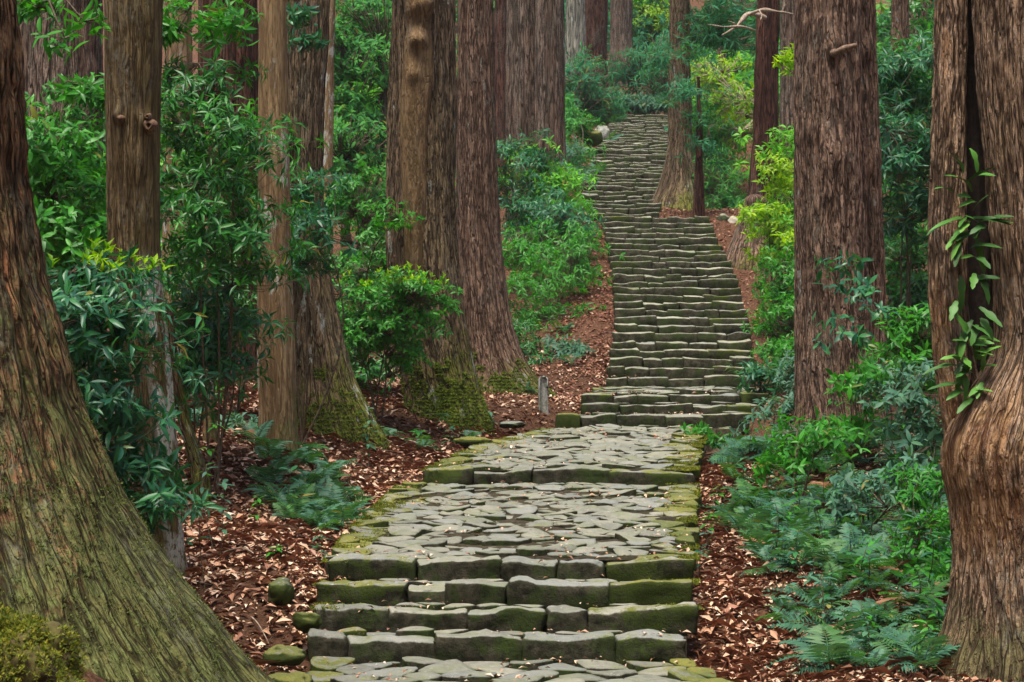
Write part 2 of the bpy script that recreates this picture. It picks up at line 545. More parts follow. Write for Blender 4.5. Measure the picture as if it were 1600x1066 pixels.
for (x, y, z) in [(-30, -35, 34), (30, -35, 33), (0, -38, 34), (0, -14, 3), (0, -24, 15), (-12, 0, 2.0), (12, 0, 0.5), (-26, 6, 17), (26, 6, 16), (-22, -14, 16), (22, -14, 15), (-6, 8, 0.9), (6, 8, -0.5), (-40, 40, 9), (40, 40, 9), (-18, 30, 6.5), (18, 30, 6.5), (-30, 22, 19), (30, 22, 19), (-50, 90, 22), (50, 90, 24),  # unseen slopes behind and beside the camera, raised to block low skylight
                  (-60, 140, 36), (60, 140, 36), (0, 140, 33), (-25, 115, 25), (25, 115, 26), (0, 118, 23), (-60, -40, 44), (60, -40, 42)]:
    ctrl.append((x, y, z))
C = np.array(ctrl)


def tpsk(r2):
    return np.where(r2 > 1e-12, 0.5 * r2 * np.log(r2 + 1e-12), 0)


_sc = 1 / 20.0
Q2 = C[:, :2] * _sc
K = tpsk(((Q2[:, None] - Q2[None]) ** 2).sum(-1)) + np.eye(len(C)) * 2e-4
A = np.zeros((len(C) + 3,) * 2)
A[:len(C), :len(C)] = K
A[:len(C), len(C)] = 1
A[:len(C), len(C) + 1:] = Q2
A[len(C), :len(C)] = 1
A[len(C) + 1:, :len(C)] = Q2.T
WT = np.linalg.solve(A, np.concatenate([C[:, 2], np.zeros(3)]))


def ground(x, y, rough=True):
    x = np.asarray(x, float)
    y = np.asarray(y, float)
    q = np.stack([x, y], -1).reshape(-1, 2) * _sc
    out = np.empty(len(q))
    for a in range(0, len(q), 20000):
        b = q[a:a + 20000]
        out[a:a + 20000] = tpsk(((b[:, None] - Q2[None]) ** 2).sum(-1)) @ WT[:len(C)] + WT[len(C)] + b @ WT[len(C) + 1:]
    z = out.reshape(x.shape)
    if rough:
        z = z + 0.05 * vn(np.stack([x * 1.3, y * 1.3, x * 0], -1), 3) + 0.02 * vn(np.stack([x * 5, y * 5, x * 0], -1), 4)
    d = np.minimum(x - xl(y), xr(y) - x)     # >0 inside the path
    w = sstep(-0.12, 0.12, d) * sstep(2.0, 6.0, y) * (1 - sstep(75.0, 80.0, y))
    return z * (1 - w) + np.minimum(z, prof(y) - 0.22) * w


def build_terrain():
    ys = [-40.0]
    while ys[-1] < 140:
        y = ys[-1]
        ys.append(y + (0.14 if 9 < y < 26 else 0.3 if 26 <= y < 50 else 0.7 if 50 <= y < 80 else 1.8))
    ys = np.array(ys)
    nu = 230
    u = np.linspace(-1, 1, nu)
    u = np.sign(u) * (0.22 * np.abs(u) + 0.78 * np.abs(u) ** 3)
    X = u[None] * 62 + np.zeros((len(ys), 1))
    Yg = np.repeat(ys[:, None], nu, 1)
    Z = ground(X, Yg)
    V = np.stack([X, Yg, Z], -1).reshape(-1, 3)
    i = np.arange(len(ys) - 1)[:, None] * nu
    j = np.arange(nu - 1)[None]
    Q = np.stack([i + j, i + j + 1, i + nu + j + 1, i + nu + j], -1).reshape(-1, 4)
    tag(link('ground', np_mesh('ground', V, Q, SOIL)), kind='structure')


build_terrain()


# ------------------------------------------------------------------ stones
def block_mesh(w, d, h, nx, ny, nz, seed, rnd=0.05, amp=0.02, mossv=0.0):
    """irregular rounded block; origin at the centre of its top, front towards -Y"""
    vs, idx = {}, []
    V = []
    r = min(rnd, 0.45 * min(w, d, h))

    def axis(n, L, lo=True):
        g = list(np.linspace(0, 1, n + 1))
        e = min(0.3, 0.9 * r / L)
        if n >= 3:
            g[-2] = 1 - e
            if lo:
                g[1] = e
            q = g[1:-1]
            g[1:-1] = list(np.linspace(q[0], q[-1], len(q)))
        elif n == 2:
            g[1] = 1 - e if not lo else e
        return g
    gx, gy, gz_ = axis(nx, w), axis(ny, d), axis(nz, h, False)

    def vid(i, j, k):
        key = (i, j, k)
        if key not in vs:
            vs[key] = len(V)
            V.append((gx[i], gy[j], gz_[k]))
        return vs[key]
    for i in range(nx):
        for j in range(ny):
            idx.append([vid(i, j, nz), vid(i + 1, j, nz), vid(i + 1, j + 1, nz), vid(i, j + 1, nz)])
    for i in range(nx):
        for k in range(nz):
            idx.append([vid(i, 0, k), vid(i + 1, 0, k), vid(i + 1, 0, k + 1), vid(i, 0, k + 1)])
            idx.append([vid(i + 1, ny, k), vid(i, ny, k), vid(i, ny, k + 1), vid(i + 1, ny, k + 1)])
    for j in range(ny):
        for k in range(nz):
            idx.append([vid(0, j + 1, k), vid(0, j, k), vid(0, j, k + 1), vid(0, j + 1, k + 1)])
            idx.append([vid(nx, j, k), vid(nx, j + 1, k), vid(nx, j + 1, k + 1), vid(nx, j, k + 1)])
    V = np.array(V)
    H = np.array([w, d, h])
    p = (V - 0.5) * H
    # pull the corners in towards a rounded box, rows near an edge crowd the edge
    inner = np.clip(p, -(H / 2 - r), H / 2 - r)
    dv = p - inner
    ln = np.linalg.norm(dv, axis=1)
    p = np.where(ln[:, None] > r, inner + dv / (ln[:, None] + 1e-9) * r, p)
    # taper and skew
    sx, sy = random.uniform(-0.06, 0.06), random.uniform(-0.05, 0.05)
    p[:, 0] += sx * p[:, 2] + 0.10 * p[:, 1] * random.uniform(-1, 1)
    p[:, 2] += sy * p[:, 0] * 0.7 + random.uniform(-0.03, 0.03) * p[:, 1]
    o = np.array([seed * 3.1, seed * 1.7, seed * 0.9])
    nrm = p / (np.linalg.norm(p / H, axis=1)[:, None] + 1e-6) / H
    nrm /= np.linalg.norm(nrm, axis=1)[:, None] + 1e-9
    p += nrm * (amp * fbm(p * 6 + o, 1, 3))[:, None]
    p += nrm * (amp * 0.55 * (0.5 - np.abs(vn(p * 11 + o, 12))))[:, None]
    p[:, 2] += amp * 0.8 * vn(np.stack([p[:, 0] * 4 + seed, p[:, 1] * 2, p[:, 0] * 0], -1), 9)
    p[:, 2] -= h / 2
    return np_mesh('step_stone', p, np.array(idx), None, True, {'moss': np.full(len(p), mossv)})


def flat_stone(poly, thick, seed, dome=0.02, mossv=0.0, shrink=0.012, relief=0.012, slope=0.0, tilt=0.03):
    """poly (n,2) about its own centre -> slab with worn edges, top near z=0"""
    n = len(poly)
    c = poly
    ln = np.linalg.norm(c, axis=1)
    c = c * (1 - shrink / np.maximum(ln, 0.03))[:, None]
    nx = np.roll(c, -1, 0)
    q = np.empty((2 * n, 2))
    q[0::2] = 0.78 * c + 0.22 * nx
    q[1::2] = 0.22 * c + 0.78 * nx
    m = len(q)
    tx, ty = random.gauss(0, tilt), random.gauss(0, tilt) + slope
    rings = [(0.99, -thick), (1.0, -0.014), (0.98, -0.002), (0.72, dome * 0.7)]
    V = []
    for s, z in rings:
        xy = q * s
        zz = np.full(m, z)
        if z > -thick:
            zz = zz + tx * xy[:, 0] + ty * xy[:, 1] + relief * vn(np.column_stack([xy * 7 + seed, xy[:, 0] * 0]), 5)
        V.append(np.column_stack([xy, zz]))
    V.append(np.array([[0, 0, dome + relief * random.uniform(-1, 1)]]))
    V = np.vstack(V)
    i = np.arange(m)
    i2 = (i + 1) % m
    Q = np.vstack([np.stack([a * m + i, a * m + i2, (a + 1) * m + i2, (a + 1) * m + i], -1) for a in range(3)])
    T = np.stack([3 * m + i, 3 * m + i2, np.full(m, 4 * m)], -1)
    return np_mesh('paving_stone', V, [Q, T], None, True, {'moss': np.full(len(V), mossv)})


def voronoi(x0, x1, y0, y1, sx, sy, jit):
    seeds = []
    r = 0
    y = y0 - sy
    while y < y1 + sy:
        off = 0.5 * sx * (r % 2)
        x = x0 - 1.5 * sx + off
        while x < x1 + 1.5 * sx:
            seeds.append((x + random.uniform(-jit, jit) * sx, y + random.uniform(-jit, jit) * sy))
            x += sx
        y += sy
        r += 1
    Sd = np.array(seeds)
    out = []
    for k, c in enumerate(Sd):
        if not (x0 - 0.3 * sx < c[0] < x1 + 0.3 * sx and y0 < c[1] < y1):
            continue
        D = ((Sd - c) / (sx, sy))
        nb = np.argsort((D ** 2).sum(1))[1:20]
        poly = [(-sx * 1.3, -sy * 1.3), (sx * 1.3, -sy * 1.3), (sx * 1.3, sy * 1.3), (-sx * 1.3, sy * 1.3)]
        for j in nb:
            v = Sd[j] - c
            mid_ = v / 2
            new = []
            for a in range(len(poly)):
                p0, p1 = np.array(poly[a]), np.array(poly[(a + 1) % len(poly)])
                d0, d1 = (p0 - mid_) @ v, (p1 - mid_) @ v
                if d0 <= 0:
                    new.append(tuple(p0))
                if d0 * d1 < 0:
                    t = d0 / (d0 - d1)
                    new.append(tuple(p0 + t * (p1 - p0)))
            poly = new
            if len(poly) < 3:
                break
        if len(poly) >= 3:
            out.append((c, np.array(poly)))
    return out


def bed_mesh(y0, y1, zf, inset=0.06, depth=0.7, ny=8):
    ys = np.linspace(y0, y1, ny)
    V = []
    for y in ys:
        a, b = xl(y) + inset, xr(y) - inset
        z = zf(y)
        V += [(a, y, z - depth), (a, y, z), (b, y, z), (b, y, z - depth)]
    V = np.array(V)
    Q = []
    for i in range(ny - 1):
        for k in range(3):
            Q.append([i * 4 + k, i * 4 + k + 1, i * 4 + 4 + k + 1, i * 4 + 4 + k][::-1])
    Q.append([0, 3, 2, 1])
    Q.append([4 * ny - 4, 4 * ny - 3, 4 * ny - 2, 4 * ny - 1])
    return np_mesh('bed', V, np.array(Q), BED, False)


def pave(parent, y0, y1, zf, sx, sy, mat, name='paving_stone', jit=0.36, thick=0.13, y_min=None, y_max=None, slope=0.0, relief=0.014, up=0.0, edge_moss=1.15):
    xs = np.array([xl(y) for y in np.linspace(y0, y1, 12)])
    xe = np.array([xr(y) for y in np.linspace(y0, y1, 12)])
    cells = voronoi(xs.min(), xe.max(), y0 + sy * 0.3, y1, sx, sy, jit)
    k = 0
    for c, poly in cells:
        a, b = xl(c[1]), xr(c[1])
        if c[0] < a - 0.02 or c[0] > b + 0.02:
            continue
        w = poly + c
        w[:, 1] = np.clip(w[:, 1], y0 if y_min is None else y_min, y1 if y_max is None else y_max)
        w[:, 0] = np.clip(w[:, 0], a - 0.06 + 0.05 * random.random(), b + 0.06 - 0.05 * random.random())
        cc = w.mean(0)
        poly2 = w - cc
        area = 0.5 * abs(np.sum(poly2[:, 0] * np.roll(poly2[:, 1], -1) - poly2[:, 1] * np.roll(poly2[:, 0], -1)))
        if area < 0.004:
            continue
        e = min(c[0] - a, b - c[0])
        mv = edge_moss * (1 - sstep(0.05, 0.55, e)) * random.uniform(0.5, 1) + (0.3 * random.random() if random.random() < 0.3 else 0)
        me = flat_stone(poly2, thick, k * 1.37 + y0, random.uniform(-0.003, 0.010), mv, random.uniform(-0.002, 0.006), relief, slope, 0.04)
        me.materials.append(mat)
        me.name = name
        o = link(name, me, parent)
        o.location = (cc[0], cc[1], float(zf(cc[1])) + random.gauss(0, 0.012) + up)
        k += 1
    return k


def step_row(parent, Y, top, rise, depth, wr, res, mat, amp, front_moss=0.0, edge_moss=0.9, jz=0.012, jy=0.03, rr=(0.014, 0.034), pitch=0.0):
    a, b = float(xl(Y)), float(xr(Y))
    ws = []
    while sum(ws) < b - a:
        ws.append(random.uniform(*wr))
    sc = (b - a) / sum(ws)
    x = a
    for q, w in enumerate(ws):
        w *= sc
        e = (q == 0 or q == len(ws) - 1)
        mv = (edge_moss * random.uniform(0.25, 1.05)) if e else (front_moss + random.choice([0, 0, 0.15, 0.3]))
        h = rise + 0.05
        dd = depth * random.uniform(0.85, 1.15)
        me = block_mesh(w - random.uniform(0.000, 0.012), dd, h, *res, random.random() * 50, random.uniform(*rr), amp, mv)
        me.materials.append(mat)
        o = link('step_stone', me, parent)
        wz = float(vn(np.array([x * 1.1 + Y * 3.3, Y * 5.1, 0.0]), 61))
        wy = float(vn(np.array([x * 0.9 + Y * 2.7, Y * 4.3, 9.0]), 62))
        o.location = (x + w / 2, Y + dd / 2 + wy * jy + random.gauss(0, jy) * 0.3, top + wz * jz * 1.2 + random.gauss(0, jz) * 0.5 + (random.uniform(0.0, 0.03) if e else 0))
        o.rotation_euler = (random.gauss(pitch, 0.02), random.gauss(0, 0.012), random.gauss(0, 0.03))
        x += w


def flight(steps, ends, name, wr, res, mat, amp, depth, infill=None, jz=0.012, jy=0.03, **kw):
    root = None
    prev = None
    for i, (Y, top) in enumerate(steps):
        nxt = steps[i + 1][0] if i + 1 < len(steps) else ends[1]
        rise = top - (steps[i - 1][1] if i else ends[0])
        bed = bed_mesh(Y + 0.10, nxt + 0.12, lambda y, t=top: t - 0.035, ny=3)
        if root is None:
            root = tag(link(name, None), kind='structure')
        st = link('step', bed, root)
        step_row(st, Y, top, rise, depth, wr, res, mat, amp, jz=jz, jy=jy, **kw)
        if infill and nxt - Y > depth + 0.1 and (i + 1 < len(steps)):
            pave(st, Y + depth * 0.95, nxt + 0.05, lambda y, t=top: t - 0.005, infill[0], infill[1], mat, 'tread_stone', jit=0.25, thick=0.1, relief=0.01)
    return root


# lowest pavement, front steps, the two paved landings, the three steps, the long flights
base_z = lambda y: prof(min(y, 14.98))
lp = tag(link('stone_pavement', bed_mesh(8.0, 15.12, lambda y: prof(min(y, 14.98)) - 0.03, ny=10)), kind='structure')
pave(lp, 11.2, 15.02, base_z, 0.34, 0.24, STONE_PAVE, slope=0.02, relief=0.018)
flight(front[:4], (relz(15, 1031), 16.55), 'stone_steps', (0.28, 0.80), (14, 6, 6), STONE, 0.040, 0.27, infill=(0.34, 0.14), jz=0.012)
l1 = tag(link('stone_pavement', bed_mesh(16.4, 21.6, lambda y: prof(min(max(y, 16.25), 21.4)) - 0.008, ny=10)), kind='structure')
lz1 = lambda y: np.interp(y, [16.2, 21.5], [front[3][1], relz(21.5, 757)])
pave(l1, 16.42, 21.55, lz1, 0.27, 0.215, STONE_PAVE, slope=0.03, relief=0.024, up=0.005)
flight([front[4]], (relz(21.5, 757), 21.9), 'stone_steps', (0.45, 0.95), (14, 6, 6), STONE, 0.040, 0.32)
l2 = tag(link('stone_pavement', bed_mesh(21.75, 29.6, lambda y: prof(min(max(y, 21.6), 29.4)) - 0.008, ny=10)), kind='structure')
lz2 = lambda y: np.interp(y, [21.5, 29.5], [front[4][1], relz(29.5, 668)])
pave(l2, 21.76, 29.55, lz2, 0.30, 0.27, STONE_PAVE, slope=0.02, relief=0.024, up=0.005)
flight(front[5:8], (relz(29.5, 668), 33.6), 'stone_steps', (0.35, 0.75), (9, 4, 4), STONE, 0.026, 0.32, infill=(0.36, 0.25))
l3 = tag(link('stone_pavement', bed_mesh(31.4, 33.6, lambda y: prof(min(max(y, 31.2), 33.3)) - 0.04, ny=4)), kind='structure')
pave(l3, 31.36, 33.55, lambda y: np.interp(y, [31.1, 33.5], [front[7][1], z0]), 0.36, 0.32, STONE, relief=0.015)
flight(mid, (z0, 47.4), 'stone_stairs', (0.30, 0.85), (8, 3, 4), STONE_FAR, 0.032, 0.36, infill=None, jz=0.014, jy=0.04, rr=(0.016, 0.034), pitch=0.02, edge_moss=0.6)
flight(upper, (z1 + 0.05, 75), 'stone_stairs', (0.30, 0.95), (8, 3, 4), STONE_FAR, 0.034, 0.5, infill=None, jz=0.018, jy=0.06, rr=(0.022, 0.042), pitch=0.03, edge_moss=0.5)


# ------------------------------------------------------------------ tree trunks
def smooth_interp(t, xs, ys):
    """monotone-ish cubic through the points"""
    xs = np.asarray(xs, float)
    ys = np.asarray(ys, float)
    m = np.gradient(ys, xs)
    k = np.clip(np.searchsorted(xs, t) - 1, 0, len(xs) - 2)
    h = xs[k + 1] - xs[k]
    u = (t - xs[k]) / h
    a = (1 + 2 * u) * (1 - u) ** 2 * ys[k] + u * (1 - u) ** 2 * h * m[k]
    return a + u * u * (3 - 2 * u) * ys[k + 1] + u * u * (u - 1) * h * m[k + 1]


def trunk_geo(d, sil, nth, ns, seed, amp=0.015, freq=11, flute=0.03, lobes=0.0, lobe_h=0.8, nl=5, top=5.0, below=0.5, lean_y=0.0, st=0.07, mdir=0.0, zpow=1.0, burls=(), twist=0.0):
    """sil: (py, left_px, right_px) from the top down. Returns V, Q, attrs (world coordinates)"""
    q_ = 0.70 if d < 20 else 0.64
    nth, ns = max(40, int(nth * q_)), max(50, int(ns * q_))
    amp = amp * 0.8
    k = F / d
    zs, cx, rr = [], [], []
    for py, l, r in sorted(sil, key=lambda q: -q[0]):
        zs.append(E + (HZ - py) / k)
        cx.append(((l + r) / 2 - 800) / k)
        rr.append((r - l) / 2 / k)
    zb, zt = zs[0], zs[-1]
    s = (cx[-1] - cx[-2]) / (zs[-1] - zs[-2])
    zs = [zb - below] + zs + [zt + top]
    cx = [cx[0] + (cx[0] - cx[1]) * 0.3] + cx + [cx[-1] + s * top * 0.7]
    rr = [rr[0] * 1.12] + rr + [max(rr[-1] - 0.014 * top, rr[-1] * 0.75)]
    u = np.linspace(0, 1, ns)
    span_vis = (zt + 0.25 - zs[0])
    nv = int(ns * 0.88)
    z = np.concatenate([np.linspace(zs[0], zt + 0.25, nv), np.linspace(zt + 0.25, zs[-1], ns - nv + 1)[1:]])
    cxz = smooth_interp(z, zs, cx)
    rz = smooth_interp(z, zs, rr)
    th = np.arange(nth) / nth * 2 * np.pi
    th = th - 0.68 * np.cos(th)          # more columns on the side towards the path
    TH, Z = np.meshgrid(th, z)
    THt = TH + twist * (Z - zb)
    R0 = float(np.median(rr))
    hb = np.maximum(Z - zb, 0)
    ca, sa = np.cos(THt) * R0, np.sin(THt) * R0
    R = rz[:, None] * np.ones_like(TH)
    # flutes and root lobes
    o = seed * 7.77
    fl = vn(np.stack([np.cos(THt) * 1.6 + o, np.sin(THt) * 1.6, Z * 0.25], -1), seed) + 0.5 * vn(np.stack([np.cos(THt) * 4 + o, np.sin(THt) * 4, Z * 0.35], -1), seed + 1)
    R = R * (1 + flute * fl + 0.022 * fbm(np.stack([np.cos(THt) * 1.2 + o, np.sin(THt) * 1.2, Z * 0.9], -1), seed + 9, 2))
    if lobes:
        lw = np.exp(-hb / lobe_h)
        lb = np.cos(nl * THt + seed + 0.8 * np.sin(TH * 2 + seed)) + 0.5 * np.cos((nl * 2 + 1) * THt + seed * 2)
        R = R * (1 + lobes * lw * lb)
    # bark relief
    warp = 0.22 * vn(np.stack([ca * 3 + o, sa * 3, Z * 1.2], -1), seed + 5)
    q = np.stack([ca * freq + o + warp, sa * freq + warp, Z * freq * st], -1)
    f1 = np.abs(vn(q, seed + 2))
    q2 = np.stack([ca * freq * 2.3 + o + warp, sa * freq * 2.3, Z * freq * st * 2.6], -1)
    f2 = np.abs(vn(q2, seed + 3))
    q3 = np.stack([ca * freq * 1.5 + o, sa * freq * 1.5, Z * freq * 0.55], -1)
    f3 = vn(q3, seed + 4)
    ridge = np.clip(sstep(0.0, 0.38, f1) * 0.62 + sstep(0, 0.4, f2) * 0.28 + 0.16 * f3, 0, 1)
    R = R + amp * (ridge - 0.7) + amp * 0.25 * f3
    for (bpx, bpy, bth, br, ba) in burls:
        bz = E + (HZ - bpy) / k
        dth = (TH - bth + np.pi) % (2 * np.pi) - np.pi
        g = np.exp(-((dth * rz[:, None]) ** 2 + ((Z - bz) * 0.8) ** 2) / (br * br))
        R = R + ba * g
    X = cxz[:, None] + R * np.cos(TH)
    Yy = d + lean_y * (Z - zb) + R * np.sin(TH)
    V = np.stack([X, Yy, Z], -1).reshape(-1, 3)
    i = np.arange(ns - 1)[:, None] * nth
    j = np.arange(nth)[None]
    Q = np.stack([i + j, i + (j + 1) % nth, i + nth + (j + 1) % nth, i + nth + j], -1).reshape(-1, 4)
    at = {'buv': np.stack([ca + o, sa, Z], -1).reshape(-1, 3), 'ridge': ridge.ravel(), 'hgt': hb.ravel(), 'mside': np.cos(TH - mdir).ravel()}
    base = np.array([cxz[np.searchsorted(z, zb)], d, zb])
    return V, Q, at, base


def tree(label, d, sil, mat, nth=120, ns=120, seed=1, name='cedar_tree', group=None, extra=None, **kw):
    geos = [trunk_geo(d, sil, nth, ns, seed, **kw)]
    for ex in extra or []:
        kw2 = dict(kw)
        kw2.update(ex.get('kw', {}))
        geos.append(trunk_geo(ex['d'], ex['sil'], ex.get('nth', nth), ex.get('ns', ns), ex.get('seed', seed + 31), **kw2))
    base = geos[0][3]
    Vs, Qs, at, n = [], [], {}, 0
    for V, Q, a, _ in geos:
        Vs.append(V)
        Qs.append(Q + n)
        n += len(V)
        for kk in a:
            at.setdefault(kk, []).append(a[kk])
    at = {kk: np.concatenate(v) for kk, v in at.items()}
    # heights are measured from the same foot
    root = thing(name, label, 'tree', base, group)
    link('trunk', np_mesh('trunk', np.vstack(Vs) - base, np.vstack(Qs), mat, True, at), root)
    return root


def part_tube(root, name, pts, rad, mat, k=8, noise=0.0, seed=0):
    a = Acc()
    pts = np.array(pts, float)
    t = np.linspace(0, 1, len(pts))
    tt = np.linspace(0, 1, max(12, 4 * len(pts)))
    pp = np.stack([smooth_interp(tt, t, pts[:, q]) for q in range(3)], -1)
    rr = np.interp(tt, t, np.broadcast_to(np.asarray(rad, float), (len(pts),)))
    rr = rr * (1 + noise * vn(np.stack([tt * 9 + seed, tt * 0, tt * 0], -1), seed))
    a.tube(pp, rr, k)
    b = np.array(root.location) if root is not None else np.zeros(3)
    me = a.mesh(name, mat, True, b)
    return link(name, me, root)


BK = {
    'giant': bark_mat('mossy_cedar_bark', (0.074, 0.046, 0.022), (0.303, 0.186, 0.092), (0.269, 0.138, 0.071), moss=2.7, mossc=(0.095, 0.125, 0.038), mossf=0.8, streak=0.85, streakc=(0.36, 0.15, 0.075), freq=22, st=0.2),
    'slim': bark_mat('lichened_bark', (0.085, 0.058, 0.028), (0.23, 0.165, 0.082), (0.17, 0.14, 0.055), moss=4.0, mossf=0.45, crack=0.6, mossc=(0.10, 0.092, 0.030), lichen=0.26, lich_z=(0.1, 2.3, 1), freq=30, bump=0.7),
    'limb': bark_mat('smooth_limb_bark', (0.126, 0.081, 0.041), (0.270, 0.176, 0.090), (0.160, 0.137, 0.049), crack=0.3, freq=26, st=0.3, bump=0.5),
    'tan': bark_mat('tan_bark', (0.165, 0.105, 0.055), (0.38, 0.265, 0.145), (0.30, 0.215, 0.105), crack=0.4, moss=0.7, mossc=(0.12, 0.115, 0.045), lichen=0.15, freq=30, bump=0.5),
    'mossbase': bark_mat('moss_footed_bark', (0.107, 0.075, 0.047), (0.313, 0.216, 0.131), (0.297, 0.227, 0.117), moss=1.25, mossc=(0.125, 0.14, 0.022), mossf=0.9, lichen=0.09, freq=26, st=0.2),
    'cedar': bark_mat('cedar_bark', (0.126, 0.078, 0.054), (0.365, 0.231, 0.157), (0.296, 0.187, 0.129), moss=0.7, mossc=(0.12, 0.125, 0.026), lichen=0.07, freq=26, st=0.2, grayf=0.55, gray=(0.32, 0.26, 0.23)),
    'red': bark_mat('red_cedar_bark', (0.070, 0.031, 0.022), (0.196, 0.085, 0.057), (0.161, 0.075, 0.053), freq=20, grayf=0.2, gray=(0.26, 0.19, 0.17)),
    'greyred': bark_mat('grey_cedar_bark', (0.110, 0.079, 0.059), (0.321, 0.233, 0.174), (0.263, 0.151, 0.106), lichen=0.05, freq=20, grayf=0.6, gray=(0.36, 0.32, 0.29)),
    'grey': bark_mat('pale_grey_bark', (0.228, 0.215, 0.173), (0.522, 0.497, 0.404), (0.406, 0.369, 0.297), lichen=0.08, freq=14),
    'twin': bark_mat('peeling_cedar_bark', (0.165, 0.107, 0.068), (0.489, 0.331, 0.212), (0.414, 0.284, 0.162), moss=0.5, mossc=(0.09, 0.09, 0.035), streak=0.6, streakc=(0.40, 0.22, 0.10), freq=26, st=0.2, lichen=0.03, grayf=0.6, gray=(0.40, 0.32, 0.27), wood=(0.55, 1.9)),
}

# left foreground giant
t1 = tree('giant cedar with mossy flared foot filling the left edge of the picture', 12.0,
     [(0, -320, 20), (150, -335, 35), (300, -345, 45), (400, -362, 62), (520, -395, 95), (640, -430, 130), (760, -485, 185), (870, -550, 250), (950, -610, 310), (1066, -690, 395), (1120, -750, 450)],
     BK['giant'], 760, 520, 11, amp=0.046, freq=15.0, flute=0.02, lobes=0.03, lobe_h=0.5, nl=7, st=0.12, top=6, below=0.4)
# slim straight tree with knots
t2 = tree('slim straight trunk with two round knots and white lichen beside the giant cedar', 16.5,
          [(0, 162, 254), (250, 166, 250), (420, 170, 252), (600, 190, 270), (760, 212, 282), (880, 222, 292), (935, 215, 305)],
          BK['slim'], 240, 280, 12, name='tree', amp=0.008, freq=22, flute=0.02, st=0.06, top=5, mdir=0.0,
          burls=((189, 184, -1.99, 0.045, 0.035), (232, 192, -1.02, 0.05, 0.035), (215, 250, -1.4, 0.12, 0.012)))
KNOT = plain_mat('knot_wood', (0.05, 0.028, 0.016), (0.17, 0.095, 0.05), 60)
k2 = F / 16.5
for (px, py, rr_, hole) in ((189, 186, 0.020, False), (233, 197, 0.030, True), (231, 183, 0.015, True)):
    a = Acc()
    c = P(px, py, 16.5 - math.sqrt(0.217 ** 2 - ((px - 208) / k2) ** 2) - 0.012)
    th = np.linspace(0, 2 * np.pi, 15)[:-1]
    prof_k = [(1.9, 0.03), (1.35, -0.012), (1.1, -0.03), (0.85, -0.040), (0.5, -0.036 if hole else -0.05), (0.28, -0.012 if hole else -0.054), (0.02, 0.004 if hole else -0.055)]
    V = []
    for s_, dy in prof_k:
        w = 1 + 0.12 * np.sin(3 * th + px)
        V.append(np.stack([c[0] + rr_ * s_ * w * np.cos(th), np.full(14, c[1] + dy), c[2] + rr_ * s_ * 1.1 * w * np.sin(th)], -1))
    V = np.vstack(V)
    i = np.arange(len(prof_k) - 1)[:, None] * 14
    j = np.arange(14)[None]
    Q = np.stack([i + j, i + 14 + j, i + 14 + (j + 1) % 14, i + (j + 1) % 14], -1).reshape(-1, 4)
    link('knot', np_mesh('knot', V - np.array(t2.location), Q, KNOT), t2)
# smooth tan trunk
tree('smooth tan trunk with pale lichen patches at the ferns', 21.0, [(0, 404, 447), (200, 403, 452), (400, 402, 456), (560, 402, 462), (680, 402, 466), (712, 396, 470)],
     BK['tan'], 160, 200, 13, name='tree', amp=0.006, freq=14, flute=0.025, st=0.04, top=5, mdir=0.0)
# leaning tree with mossy foot
t4 = tree('leaning cedar with a moss-edged flaring foot behind the tan trunk', 24.0, [(0, 446, 516), (150, 448, 508), (300, 448, 505), (420, 450, 515), (520, 446, 535), (600, 435, 560), (660, 425, 590), (690, 415, 606)],
     BK['mossbase'], 220, 240, 14, amp=0.024, freq=14, flute=0.05, lobes=0.06, lobe_h=0.5, st=0.09, top=5, mdir=0.0)
# twin-stemmed broad cedar
t5 = tree('broad fluted cedar with a bare smooth limb scar and bright mossy roots', 28.0,
          [(0, 612, 712), (150, 608, 716), (300, 606, 716), (420, 608, 722), (520, 618, 735), (590, 628, 750), (630, 632, 762), (655, 626, 772)],
          BK['mossbase'], 260, 260, 15, amp=0.034, freq=13, flute=0.06, lobes=0.07, lobe_h=0.45, nl=6, st=0.06, top=5, mdir=-0.4)
lv, lq, la, _ = trunk_geo(27.62, [(-30, 618, 676), (20, 636, 672), (65, 632, 676), (140, 626, 676), (200, 624, 670), (300, 628, 668), (420, 634, 664), (520, 640, 662)], 130, 220, 46, amp=0.005, freq=14, flute=0.10, top=3, below=0.1,
                          burls=((650, 66, -1.57, 0.09, 0.11), (652, 118, -1.8, 0.10, 0.05), (668, 8, -1.0, 0.12, 0.12), (636, 20, -2.2, 0.12, 0.06)))
link('limb', np_mesh('limb', lv - np.array(t5.location), lq, BK['limb'], True, la), t5)
# straight cedar beside it
t6 = tree('tall straight cedar with grey-white flecked bark, root reaching the stone post', 32.0,
     [(0, 716, 770), (150, 714, 774), (300, 713, 780), (430, 714, 790), (520, 716, 806), (570, 716, 826), (600, 712, 850), (618, 706, 872)],
     BK['cedar'], 220, 240, 16, amp=0.028, freq=9.5, flute=0.04, lobes=0.07, lobe_h=0.4, st=0.04, top=5, mdir=0.0)
# pair by the stairs
tree('pair of fused cedar trunks above the bushes left of the stairs', 48.0, [(0, 792, 842), (200, 790, 846), (380, 788, 852)], BK['greyred'], 140, 120, 17, amp=0.035, freq=8, flute=0.05, st=0.03, top=6,
     extra=[dict(d=47.6, sil=[(0, 836, 882), (200, 834, 884), (380, 830, 890)], seed=72)])
